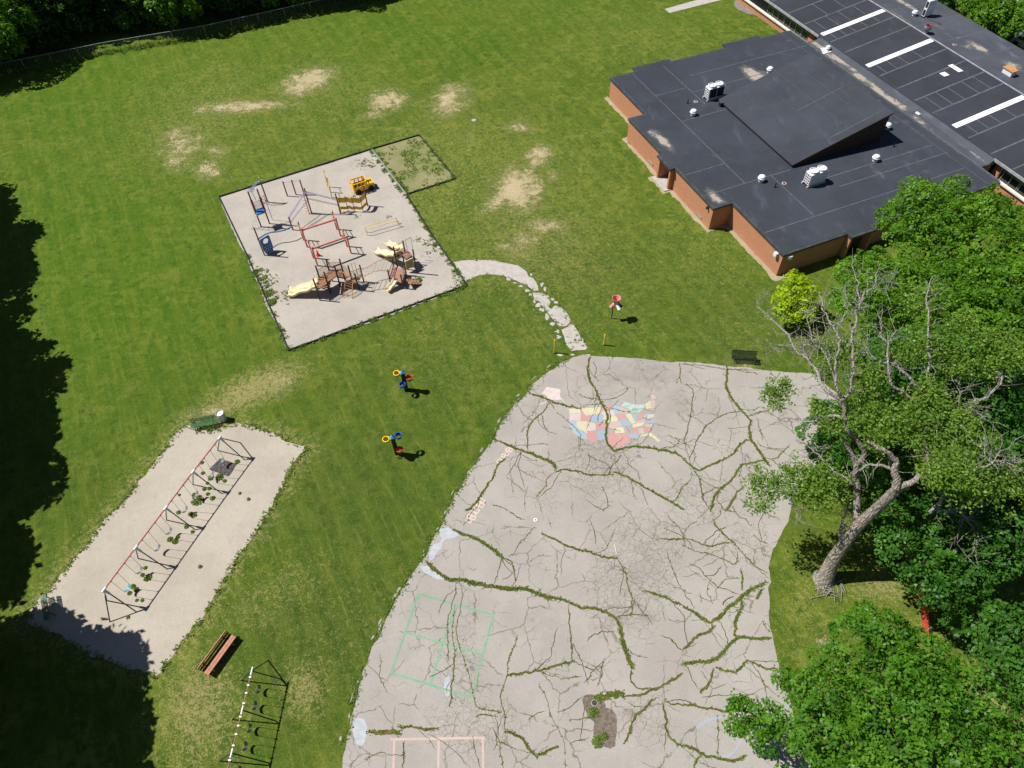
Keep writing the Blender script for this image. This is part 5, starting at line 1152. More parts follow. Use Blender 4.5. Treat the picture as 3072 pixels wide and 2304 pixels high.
deck([F1,F2,K2,K1],1.15); deck([F2,F3,K3,K2],1.30); deck([F3,F4,K4,K3],1.15); deck([F4,F5,K5,K4],.80)
def rail(a,b,z0,z1,n,mat='rust',name='railing',parent=t,r=.014):
    m=MB(); m.tube([a+up*z0,b+up*z0],.022,6); m.tube([a+up*z1,b+up*z1],.026,6)
    for i in range(1,n): c=a+(b-a)*i/n; m.tube([c+up*z0,c+up*z1],r,5)
    return m.build(name,M[mat],parent)
rail(K1,K2,1.25,2.0,11,'orangebar'); rail(K2,K3,1.4,2.15,11,'orangebar'); rail(K3,K4,1.25,2.0,9,'orangebar'); rail(F1,F2,1.2,1.9,9); rail(F2,F3,1.35,2.0,9); rail(K4,K5,.9,1.6,9,'orangebar'); rail(F4,F5,.85,1.5,8)
rail(F3,F4,1.2,1.85,8)
# double wave slide
def wave_slide(start, dirv, L, h0, lanes, lw, parent, name='slide', mat='beige', drop=None):
    dirv=dirv.normalized(); s=Vector((-dirv.y,dirv.x,0)); n=14; m=MB(); Wt=lanes*lw
    prof=[]
    for i in range(n+1):
        u=i/n; z=h0*(1-u)**1.05+.10*math.sin(u*4*math.pi+.4)*(1-u*.5)*min(1,u*5)*min(1,h0)+.06
        if u>.86: z=max(z,.22)
        prof.append((u*L,max(.16,z)))
    cs=[]
    for l in range(lanes):
        b=-Wt/2+l*lw
        cs+=[(b,.20),(b+.045,.20),(b+.075,.02),(b+lw/2,-.015),(b+lw-.075,.02),(b+lw-.045,.20)]
    cs+=[(Wt/2,.20)]
    k=len(cs); vs=[]
    for x,z in prof:
        for y,dzz in cs: vs.append(start+dirv*x+s*y+up*(z+dzz))
        for y,dzz in cs: vs.append(start+dirv*x+s*y+up*(z+(-.06 if 0<cs.index((y,dzz))<k-1 else .12)))
    fs=[]; st=2*k
    for i in range(n):
        for j in range(k-1):
            a=i*st+j; fs.append((a,a+1,a+st+1,a+st)); a=i*st+k+j; fs.append((a,a+st,a+st+1,a+1))
        fs.append((i*st,(i+1)*st,(i+1)*st+k,i*st+k)); fs.append((i*st+k-1,i*st+2*k-1,(i+1)*st+2*k-1,(i+1)*st+k-1))
    for i in (0,n):
        for j in range(k-1): a=i*st+j; fs.append((a,a+k,a+k+1,a+1) if i==0 else (a,a+1,a+k+1,a+k))
    m.add(vs,fs,True); return m.build(name,M[mat],parent)
md=(F1+K1)/2; ends=(G(Z4,160,1600,.15)+G(Z4,225,1320,.25))/2; dv=ends-md; dv.z=0
wave_slide(md,dv,dv.length,1.15,2,.52,t,'double_slide')
m=MB(); s_=Vector((-dv.y,dv.x,0)).normalized()
for k in (-.55,.55): 
    b=md+s_*k; dn=dv.normalized(); m.tube([b+up*1.2,b+up*1.75-dn*0,b+up*1.85+dn*.25,b+up*1.3+dn*.42],.028,7)
m.build('slide_hoop',M['beige'],t)
# arched ladder on the front, loop ladder at back
a0,a1=G(Z4,1410,1575),G(Z4,1600,1600); b0,b1=F4+(F5-F4)*.15+up*1.15,F4+(F5-F4)*.70+up*.95
m=MB(); A=[];Bq=[]
for u in np.linspace(0,1,8):
    bow=math.sin(u*math.pi*.5); A.append(Vector((a0.x+(b0.x-a0.x)*u,a0.y+(b0.y-a0.y)*u,b0.z*bow))); Bq.append(Vector((a1.x+(b1.x-a1.x)*u,a1.y+(b1.y-a1.y)*u,b1.z*bow)))
m.tube(A,.028,7); m.tube(Bq,.028,7)
for i in range(1,7): m.tube([A[i],Bq[i]],.02,6)
m.build('arch_ladder',M['orangebar'],t)
m=MB()
for x,y in ((1570,800),(1645,790)): c=TPP(x,y,2.3); m.tube([c+up*.8,c+up*2.3],.02,6)
m.build('hand_loop',M['orangebar'],t)
m=MB()   # steps under the arch
for k in range(3): c=K1+(K2-K1)*.5+(F2-K2)*.4; m.box(c+up*(.25+.28*k)+Vector((.1*k,0,0)),(.7,.25,.04),RZP)
m.build('step',M['rust'],t)
# --- overhead ladder between the two structures
t2=thing('small_play_tower','dark post tower with beige panels, pink brown decks and three beige slides','play structure',G(Z5,900,1000))
tb={}
Q1,Q2=G(Z5,690,915),G(Z5,605,1190); Q3=G(Z5,885,1295); Q4=G(Z5,1185,960); Q5=G(Z5,955,1010)
Q6=(lambda v: Vector((v.x,v.y,0)))(G(Z5,875,240,2.6)); Q7=(lambda v: Vector((v.x,v.y,0)))(G(Z5,665,375,2.5))
for g,h in ((Q1,1.35),(Q2,1.62),(Q3,1.62),(Q4,2.75),(Q5,2.3),(Q6,2.6),(Q7,2.5)): MB().tube([g,g+up*h],.062,10).build('post',M['brownpost'],t2)
dk=[G(Z5,825,450,1.3),G(Z5,960,425,1.3),G(Z5,1080,560,1.3),G(Z5,960,640,1.3),G(Z5,870,580,1.3)]
deck(dk,1.3,'deck','reddeck',t2)
deck([Q2,Q3,Q5,Q1],.62,'deck','reddeck',t2)
rail(Q6,Q7,2.1,2.55,2,'tanpanel','top_rail',t2)
m=MB(); m.slab([G(Z5,690,690,.75),G(Z5,868,600,.75),G(Z5,868,600,.75)+up*.85,G(Z5,690,690,.75)+up*.85],BP*-1+Vector((0,0,.0)),.07); pn=m.build('panel',M['beige'],t2)
pc=(G(Z5,690,690,.75)+G(Z5,868,600,.75))/2+up*.42
m=MB(); pd=(G(Z5,868,600,.75)-G(Z5,690,690,.75)).normalized(); pn_=pd.cross(up); m.tube([pc+pn_*.03,pc+pn_*.055],.24,16); m.build('hole_rim',M['tanpanel'],pn)
m=MB(); m.tube([pc+pn_*.05,pc+pn_*.065],.13,14); m.build('hole',M['dark'],pn)
pa_,pb_=G(Z5,950,880,.35),G(Z5,1125,790,.35)
m=MB(); m.slab([pa_,pb_,pb_+up*.95,pa_+up*.95],BP*-1,.07); pn=m.build('panel',M['beige'],t2)
m=MB(); dd=(pb_-pa_).normalized(); nn=dd.cross(up); m.slab([pa_+dd*.08+nn*.045+up*.08,pb_-dd*.08+nn*.045+up*.08,pb_-dd*.08+nn*.045+up*.87,pa_+dd*.08+nn*.045+up*.87],nn,.02); m.build('panel_face',M['tanpanel'],pn)
m=MB(); c=G(Z5,770,545,1.25); 
for k in range(4): m.box(c+AP*(k*.13-.2)+up*.25,(.05,.05,.7),RZP)
m.box(c+up*.62,(.62,.06,.08),RZP); m.box(c-up*.1,(.62,.06,.08),RZP); m.build('bar_panel',M['beige'],t2)
s0=G(Z5,840,420,1.3); s0.z=0; d0=G(Z5,520,290,.15); d0.z=0
wave_slide(s0,d0-s0,(d0-s0).length,1.25,1,.62,t2)
s0=G(Z5,700,560,1.3); s0.z=0; d0=G(Z5,270,470,.15); d0.z=0
wave_slide(s0,d0-s0,(d0-s0).length,1.25,1,.66,t2)
s0=(Q2+Q3)/2; d0=G(Z5,520,1360,.12); d0.z=0
wave_slide(s0,d0-s0,(d0-s0).length,.62,1,.52,t2)
rail(Q2,Q1,.7,1.2,4,'reddeck','railing',t2); rail(Q3,Q5,.7,1.2,4,'rust','railing',t2)
m=MB(); sp=Q3+Vector((.55,.25,0))
for k in range(4): m.box(sp+AP*(.25*k)+up*(.55-.13*k),(.28,.7,.05),RZP); 
m.tube([sp+up*.9,sp+AP*.9+up*.4],.025,6); m.tube([sp+BP*.5+up*.9,sp+BP*.5+AP*.9+up*.4],.025,6); m.build('step',M['rust'],t2)
m=MB()
for x,y in ((930,215),(1050,165)): c=(lambda v: Vector((v.x,v.y,0)))(G(Z5,x,y,2.5)); m.tube([c+up*1.3,c+up*2.5],.018,6)
cA,cB=[G(Z5,x,y,2.5) for x,y in ((930,215),(1050,165))]; m.tube([cA,cB],.018,6); m.build('hand_loop',M['brownpost'],t2)
t3=thing('overhead_ladder','orange bent overhead ladder spanning between the two dark post structures','play structure',((K5+Q1)/2))
la=[F5+up*1.5,F5+(Q2-F5)*.22+up*1.42,F5+(Q2-F5)*.55+up*1.75,F5+(Q2-F5)*.8+up*1.72,Q2+up*1.5]; lb=[K5+up*1.5,K5+(Q1-K5)*.22+up*1.42,K5+(Q1-K5)*.55+up*1.75,K5+(Q1-K5)*.8+up*1.72,Q1+up*1.3]
MB().tube(la,.03,7).build('side_rail',M['orangebar'],t3); MB().tube(lb,.03,7).build('side_rail',M['orangebar'],t3)
m=MB()
for i in range(4):
    for k in (.1,.5,.9)[: (3 if i in (1,2) else 2)]: m.tube([la[i]+(la[i+1]-la[i])*k,lb[i]+(lb[i+1]-lb[i])*k],.016,5)
m.build('rung',M['greypipe'],t3)
HEDGE_LAB=['bright leafy tree in the top left corner behind the fence','leafy tree cut off by the left frame edge behind the fence','dark round tree just right of the bright corner tree behind the fence','dark tall tree behind the fence, second clump from the corner','olive green tree with pale clumps left of centre behind the fence','bright green tree in the middle of the fence line','dark tree behind the fence right of the bright middle tree','dark tree behind the fence above the first sunlit fence gap','bright tree toward the right part of the fence line','dark tree near the right end of the back fence','last dark tree where the back fence leaves the picture','low dark bush leaning over the fence below the corner tree','low bright bush against the back fence under the olive tree','dark tree filling the gap behind the corner tree','low bright bush against the fence right of the middle','tall dark tree deep behind the corner tree','tall dark tree deep behind the olive tree','tall dark tree deep behind the middle trees','tall dark tree deep behind the right part of the fence']
# ------------------------------------------------------------------ leaves, weeds, trees
def leaf_mesh(name, cen, nrm, size, mat, parent=None, off=(0,0,0), aspect=.62, tone=None, seed=0):
    r=np.random.default_rng(seed); n=len(cen)
    nrm=nrm/np.maximum(np.linalg.norm(nrm,axis=1,keepdims=True),1e-6)
    t=r.normal(size=(n,3)); t-=nrm*np.sum(t*nrm,1,keepdims=True); t/=np.maximum(np.linalg.norm(t,axis=1,keepdims=True),1e-6)
    b=np.cross(nrm,t); s=(size if np.ndim(size) else np.full(n,size))[:,None]
    a=s*(.7+.6*r.random((n,1)))
    v=np.stack([cen-t*a, cen+b*a*aspect+nrm*a*.12, cen+t*a, cen-b*a*aspect+nrm*a*.12],1).reshape(-1,3)
    f=np.arange(4*n).reshape(n,4)
    o=np_mesh(name,v,f,[mat],parent=parent,off=off)
    tn=r.random(n) if tone is None else np.clip(tone+r.normal(size=n)*.18,0,1)
    at=o.data.attributes.new('tone','FLOAT','POINT'); at.data.foreach_set('value',np.repeat(tn,4).astype(np.float32))
    return o
def fib(n, r):
    i=np.arange(n)+.5; ph=np.arccos(1-2*i/n); th=np.pi*(1+5**.5)*i+r.random()*6.28
    return np.stack([np.cos(th)*np.sin(ph),np.sin(th)*np.sin(ph),np.cos(ph)],1)
def crown(lobes, nclump, nleaf, size, seed, clump_r=.42, lowcut=-.45, gap=.12, flat=.45, sub=True):
    """leaf clumps over the shells of several lobes; returns leaf centres, normals, tones"""
    r=np.random.default_rng(seed); C=[];Nn=[];T=[]
    lob=[(np.array(c,float),np.array(rr if np.ndim(rr) else (rr,rr,rr*.8),float)) for c,rr in lobes]
    if sub:
        L2=[]
        for c,rr in lob:
            d=fib(9,r); d=d[d[:,2]>-.5]; d+=r.normal(size=d.shape)*.18
            for di in d: L2.append((c+di*rr*.62,rr*.46*(.65+.7*r.random())))
        lob=L2
    for k,(c,rr) in enumerate(lob):
        m=int(nclump*(rr[0]*rr[1])); d=fib(max(6,m),r); d+=r.normal(size=d.shape)*.10; d/=np.linalg.norm(d,axis=1,keepdims=True)
        d=d[d[:,2]>lowcut]; d=d[r.random(len(d))>gap]
        ctr=c+d*rr*(.80+.28*r.random((len(d),1))+.32*r.random((len(d),1))*(r.random((len(d),1))<.12))
        keep=np.ones(len(ctr),bool)
        for j,(c2,r2) in enumerate(lob):
            if j!=k: keep&=(np.sum(((ctr-c2)/(r2*.72))**2,1)>1)
        ctr,d=ctr[keep],d[keep]
        tn=r.random(len(ctr))
        for ci,di,ti in zip(ctr,d,tn):
            nl=max(3,int(nleaf*(.5+r.random()))); cr_=clump_r*(.6+.8*r.random())
            p=r.normal(size=(nl,3))*cr_*.55
            out=np.array([di[0]*.6,di[1]*.6,max(.25,di[2])]); out/=np.linalg.norm(out)
            p-=out*np.sum(p*out,1,keepdims=True)*(1-flat)
            p-=out*(np.sum(p*p,1,keepdims=True))*.5/cr_
            C.append(ci+p); Nn.append(out+r.normal(size=(nl,3))*.55+np.array([0,0,.25])); T.append(np.full(nl,ti*.85+.05))
    return np.concatenate(C),np.concatenate(Nn),np.concatenate(T)
def tree(name, label, cat, base, top_z, lobes, mat, bark, group=None, nclump=9, nleaf=26, size=.13, seed=1, tr=.28, **kw):
    b=Vector(base); t=thing(name,label,cat,b,group)
    r=np.random.default_rng(seed+99)
    m=MB(); fork=Vector((b.x+r.normal()*.2,b.y+r.normal()*.2,top_z*.42))
    m.tube([b-Vector((0,0,.1)),b+Vector((0,0,.35)),b+(fork-b)*.5+Vector((r.normal()*.08,r.normal()*.08,0)),fork],[tr*1.5,tr*1.1,tr*.9,tr*.75],10)
    for c,rr in lobes:
        e=Vector(c); mid=fork+(e-fork)*.5+Vector((r.normal()*.25,r.normal()*.25,.25)); m.tube([fork-Vector((0,0,.3)),mid,e],[tr*.5,tr*.3,tr*.1],6)
        for _ in range(3):
            d=Vector(r.normal(size=3)); d.z=abs(d.z)*.6; d.normalize(); k=(rr if np.ndim(rr)==0 else rr[0])*.75; m.tube([e-(e-mid)*.4,e+d*k*.5,e+d*k],[tr*.2,tr*.12,tr*.04],5)
    m.build('trunk',bark,t)
    C,Nn,T=crown(lobes,nclump,nleaf,size,seed,**kw)
    leaf_mesh('crown',C,Nn,size,mat,t,b,tone=T,seed=seed)
    return t
def lobeset(c, R, zr, n, seed, hr=.55):
    r=np.random.default_rng(seed); c=np.array(c,float); L=[((c[0],c[1],c[2]+zr*.25),R*.62)]
    for k in range(n):
        a=2*math.pi*(k+.4*r.random())/n; q=R*(.52+.22*r.random()); z=(r.random()-.45)*zr
        L.append(((c[0]+q*math.cos(a),c[1]+q*math.sin(a),c[2]+z),R*hr*(.72+.45*r.random())))
    return L
# ---- crack weeds (ground cover)
W_=np.array(WEEDPTS); r_=np.random.default_rng(77)
rep=4; cen=np.repeat(W_,rep,0); j=r_.normal(size=(len(cen),2))*cen[:,2:3]*.55
C=np.stack([cen[:,0]+j[:,0],cen[:,1]+j[:,1],.022+np.abs(r_.normal(size=len(cen)))*.025],1)
o=leaf_mesh('crack_weeds',C,np.stack([r_.normal(size=len(C))*.7,r_.normal(size=len(C))*.7,np.ones(len(C))],1),cen[:,2]*.62,M['weed'],seed=5); o['kind']='stuff'
# tufts and runners along borders, path and beds
GC=[]
def tufts(a,b,n,spread,sz,side=0):
    a=np.array(a);b=np.array(b); t=(b-a)/np.hypot(*(b-a)); nn=np.array([-t[1],t[0]])
    q=r_.random(n)
    # patchy
    ph=r_.random()*9; k=(np.sin(q*31+ph)+np.sin(q*57+ph*2)>-.2); q=q[k]
    for u in q: p=a+(b-a)*u+nn*(r_.normal()*spread+side); GC.append((p[0],p[1],sz*(.5+r_.random())))
tufts(P(1117,451),P(1219,585),520,.16,.085,-.12); tufts(P(1117,451),P(1219,585),260,.14,.08,.25)
tufts(P(1219,585),P(1300,712),160,.12,.08,-.1); tufts(P(1300,712),P(1401,856),260,.14,.08,-.15); tufts(P(866,1053),P(1130,955),420,.10,.08,-.05); tufts(P(1130,955),P(1401,856),420,.12,.08,-.06)
tufts(P(741,768),P(866,1053),420,.14,.085,.10); tufts(P(*R4(1640,80)),P(*R4(1760,320)),420,.22,.085,.3); tufts(P(657,592),P(1116,449),300,.06,.06,.12); tufts(P(1258,408),P(1366,537),260,.10,.08,0); tufts(P(1366,537),P(1218,583),220,.1,.08,0)
for a,b in zip(PATH[0]+PATH[1]+PATH[2],PATH[0][1:]+PATH[1][1:]+PATH[2][1:]):
    pa,pb=P(*R5(*a)),P(*R5(*b))
    if math.hypot(pa[0]-pb[0],pa[1]-pb[1])<3.2: tufts(pa,pb,int(9*math.hypot(pa[0]-pb[0],pa[1]-pb[1])),.05,.055,0)
for i in range(len(PIT)):
    a,b=P(*PIT[i]),P(*PIT[(i+1)%len(PIT)]); tufts(a,b,int(26*math.hypot(a[0]-b[0],a[1]-b[1])),.13,.07,0)
AB=[(lambda u,v,s:(ANX[0][0]+(ANX[1][0]-ANX[0][0])*u+(ANX[3][0]-ANX[0][0])*v,ANX[0][1]+(ANX[1][1]-ANX[0][1])*u+(ANX[3][1]-ANX[0][1])*v,s))(r_.random(),r_.random(),.18+.5*r_.random()**2) for _ in range(46)]
for _ in range(3000):
    u,v=r_.random(),r_.random(); a=np.array(ANX[0]);e1=np.array(ANX[1])-a;e2=np.array(ANX[3])-a; p=a+e1*u+e2*v
    if min(math.hypot(p[0]-x_,p[1]-y_)/s_ for x_,y_,s_ in AB)+r_.normal()*.25<1: GC.append((p[0],p[1],.055*(.5+r_.random())))
for (u,v,n,s) in [(1095,488,40,.5),(1112,500,14,.2),(1115,560,16,.3),(1255,720,14,.25),(1276,733,22,.25),(1300,735,18,.2),(1290,760,14,.3),(1365,868,30,.3),(1378,838,30,.3),(1340,700,10,.3),(858,888,26,.35),(868,872,20,.3),(790,830,40,.5),(806,842,20,.4),(1070,650,8,.1),(1061,588,8,.12),(1163,652,8,.12)]:
    c=P(u,v)
    for _ in range(n): GC.append((c[0]+r_.normal()*s,c[1]+r_.normal()*s,.07*(.5+r_.random())))
GC=np.array(GC); cen=np.repeat(GC,6,0); j=r_.normal(size=(len(cen),2))*cen[:,2:3]*.6
C=np.stack([cen[:,0]+j[:,0],cen[:,1]+j[:,1],.02+np.abs(r_.normal(size=len(cen)))*.05],1)
o=leaf_mesh('weed_tufts',C,np.stack([r_.normal(size=len(C))*.8,r_.normal(size=len(C))*.8,np.ones(len(C))],1),cen[:,2]*.62,M['weed'],seed=6); o['kind']='stuff'
# ---- single weed plants in the swing pit and round the play tower
def weed_plant(c, R, label, seed, group='leafy weeds in the sand of the swing pit', mat='weed', hgt=.5):
    r=np.random.default_rng(seed); n=int(60+260*R*R); c=Vector(c)
    R*=.68; t=thing('weed_plant',label,'weed',c,group)
    th=r.random(n)*6.28; ns=7+int(R*6); arm=r.integers(0,ns,n); ang=arm*6.28/ns+r.normal(size=n)*.16; rad=R*np.sqrt(r.random(n))
    C=np.stack([c.x+np.cos(ang)*rad,c.y+np.sin(ang)*rad,.03+R*hgt*(1-(rad/R)**2)*r.random(n)+.02],1)
    leaf_mesh('foliage',C,np.stack([np.cos(ang)*.5+r.normal(size=n)*.4,np.sin(ang)*.5+r.normal(size=n)*.4,np.ones(n)],1),.055+.03*R,M[mat],t,c,seed=seed)
    m=MB()
    for k in range(5): a=k*1.256; m.tube([c,c+Vector((math.cos(a)*R*.4,math.sin(a)*R*.4,R*hgt*.4))],.012,5)
    m.build('stem',M['barkdark'],t)
WP=[(938,322,.20),(948,410,.20),(1012,447,.30),(1085,440,.42),(1228,315,.26),(1126,472,.18),(985,492,.14),(960,538,.20),(1002,534,.18),(990,578,.17),(1028,612,.24),(905,630,.62),(880,585,.22),(750,728,.20),(850,742,.24),(880,752,.20),(815,845,.20),(865,885,.17),(680,948,.26),(725,962,.30),(745,930,.16),(480,1180,.17),(455,1238,.18),(500,1260,.36),(380,1332,.22),(405,1358,.22),(350,1387,.18),(455,1445,.14),(410,1445,.12),(928,1170,.17),(1322,620,.16),(1250,572,.13),(340,1583,.14),(757,585,.10)]
for i,(x,y,R) in enumerate(WP):
    lab='bushy weed, the largest green clump in the sand under the long swing set' if R>.6 else ('small leafy weed growing alone in open sand right of the long swing set' if (x,y) in ((928,1170),(1322,620),(1250,572)) else 'small leafy weed growing in the sand under the long swing set')
    weed_plant(G(ZS,x,y),R,lab,300+i)
for (x,y,R,lab) in ((1100,1160,.45,'leafy weed growing through the steps of the small play tower'),(1225,1115,.40,'taller leafy weed beside the steps of the small play tower')):
    weed_plant(G(Z5,x,y),R,lab,350+x,None,'leafA',1.1)
c=G(ZBAL,440,1430); weed_plant((c.x,c.y,0),.34,'tuft of weeds at the foot of the lower ball post',381,None,hgt=.9)
c=P3(1640,1268); 
weed_plant(P3(*R8(1700,1455)),.34,'round green weed in the muddy hollow below the drain',382,None,hgt=.12); weed_plant(P3(*R8(1660,1490)),.5,'sprawling weed at the lower edge of the muddy hollow',383,None,hgt=.12); weed_plant(P3(*R8(1635,1300)),.45,'thin sprawling weed beside the drain grate',384,None,hgt=.12)
# ---- right-hand maples
def at(u,v,z): return tuple(P3(u,v,z))
def big_tree(u,v,zc,R,zr,seed,label,mat='leafA',name='maple_tree',grp='maples crowding the right side of the court',n=9,**kw):
    c=at(u,v,zc); base=(c[0]+kw.pop('bx',0),c[1]+kw.pop('by',0),0)
    low=kw.pop('low',False)
    k=dict(nclump=14,nleaf=42,size=.115,clump_r=.42,gap=.05); k.update(kw)
    L=lobeset(c,R,zr,n,seed)
    if low: L=L+lobeset((c[0],c[1],zc*.42),R*.95,zr*.8,6,seed+7)
    return tree(name,label,'tree',base,zc,L,M[mat],M['barkdark'],grp,seed=seed,**k)
big_tree(2880,690,6.8,5.2,2.4,11,'bright green maple closest to the school wall')
big_tree(2990,930,7.6,5.0,2.4,12,'bright green maple at the right edge behind the half dead tree',mat='leafA')
big_tree(2690,930,6.2,4.4,2.2,13,'maple standing behind the bare upper branches of the half dead tree',mat='leafA')
big_tree(2930,1350,7.0,3.9,2.2,24,'maple crown between the dead twig tangle and the right edge',mat='leafA')
big_tree(2860,1180,7.6,4.8,2.4,14,'maple crown directly right of the half dead trunk',mat='leafB')
big_tree(2590,1310,3.6,2.9,1.8,15,'low dark maple overhanging the right edge of the court',mat='leafB',size=.12)
big_tree(3020,1490,7.2,4.2,2.4,16,'deep green maple on the right behind pale dead twigs',mat='leafB')
big_tree(2765,1560,5.3,3.7,2.0,17,'dark maple whose low boughs hang over the orange fence',mat='leafB')
big_tree(3090,1960,4.6,2.7,1.8,18,'partly cut off maple at the lower right edge',mat='leafB',size=.12)
tree('maple_sapling','drooping maple bough of fresh leaves in front of the orange fence','tree',P3(2880,1850),2.6,[(at(2820,1790,3.0),1.2),(at(2870,1850,2.8),.9),(at(2800,1720,3.2),1.1),(at(2760,1735,3.0),.8)],M['leafB'],M['barkdark'],None,nclump=14,nleaf=30,size=.115,seed=29,tr=.1,clump_r=.36)
# lower right tree in front
lo=[(at(2640,1960,5.2),2.2),(at(2480,2160,5.4),2.3),(at(2700,2160,6.6),2.6),(at(2880,2120,6.0),2.3),(at(2560,2330,6.4),2.6),(at(2800,2360,6.8),2.8),(at(2300,2170,4.2),1.25),(at(2230,2150,3.8),.9),(at(2600,1905,4.2),.95),(at(2600,1850,4.0),.75),(at(2380,2060,4.4),1.0),(at(3010,2290,5.5),2.3),(at(2420,2320,5.0),1.7),(at(2500,2010,4.8),1.2),(at(2780,1985,5.0),1.5),(at(2730,1930,4.4),1.0)]
c=at(2680,2180,5.5)
tree('maple_tree','glossy bright green tree filling the lower right corner beside the court','tree',(c[0],c[1],0),5.5,lo,M['leafE'],M['barkdark'],'maples crowding the right side of the court',nclump=16,nleaf=42,size=.102,seed=19,clump_r=.40,gap=.05)
# golden tree
c=at(2388,882,2.6); L=[(tuple(np.array(c)+(np.array(q)-np.array(c))*np.array([1.22,1.22,1.1])),R*1.25) for q,R in [((c[0],c[1],2.9),1.05),((c[0]-.75,c[1]-.3,2.5),.8),((c[0]+.85,c[1]+.1,2.6),.8),((c[0]+.2,c[1]+.8,3.0),.8),((c[0]-.9,c[1]-1.0,1.9),.55),((c[0]-.1,c[1]-1.35,1.7),.5),((c[0]+.7,c[1]-.9,1.9),.55),((c[0]-.2,c[1]+.2,3.4),.6)]]
tree('golden_maple','small golden yellow tree at the near corner of the brick school','tree',(c[0],c[1]-.2,0),2.4,L,M['leafY'],M['barkdark'],None,nclump=30,nleaf=24,size=.10,seed=31,tr=.10,clump_r=.24)
# shrub trees beyond the building
for (u,v,z,R,s,lab) in ((2985,28,3.5,3.4,41,'light green tree beyond the far roof at the top right'),(3060,75,3.0,2.6,42,'pale leafy tree at the right edge beyond the far roof'),(2835,2,1.4,1.6,43,'dark shrub at the corner of the far flat roof'),(2935,85,1.6,2.0,44,'low shrub between the far roof and the pavement')):
    big_tree(u,v,z,R,1.2,s,lab,mat='leafA' if s!=43 else 'leafD',grp='trees beyond the school roof',n=6,size=.17,nclump=14,nleaf=22)
# ---- hedge trees along the back fence
for i,(u,v,z,R,m) in enumerate([(70,45,6.2,5.6,'leafA'),(-90,165,6.0,5.0,'leafA'),(205,95,4.6,3.4,'leafD'),(300,35,5.8,4.4,'leafD'),(400,58,5.2,3.8,'leafB'),(520,25,5.8,4.4,'leafA'),(640,-5,5.8,4.2,'leafD'),(745,-15,5.2,3.8,'leafD'),(850,-35,5.8,4.4,'leafA'),(975,-50,5.8,4.2,'leafD'),(1090,-75,5.6,4.2,'leafD'),(120,160,3.8,2.2,'leafD'),(480,80,3.2,2.0,'leafA'),(-30,90,6,5,'leafD'),(660,40,3.0,1.8,'leafA'),(200,-30,8,5,'leafD'),(450,-60,8,5,'leafD'),(700,-90,8,5,'leafD'),(950,-130,8,5,'leafD')]):
    big_tree(u-14,v-(100 if i<5 or i in (11,13) else 88),z*.88,R,2.4,60+i,['bright leafy tree','dusky dark green tree','olive green tree'][dict(leafA=0,leafD=1,leafB=2)[m]]+' behind the back chain link fence, number %d from the left corner'%(i+1) if False else HEDGE_LAB[i],mat=m,name='hedge_tree',grp='trees behind the back chain link fence',n=8,size=.22,nclump=9,nleaf=26,clump_r=.6,low=True)
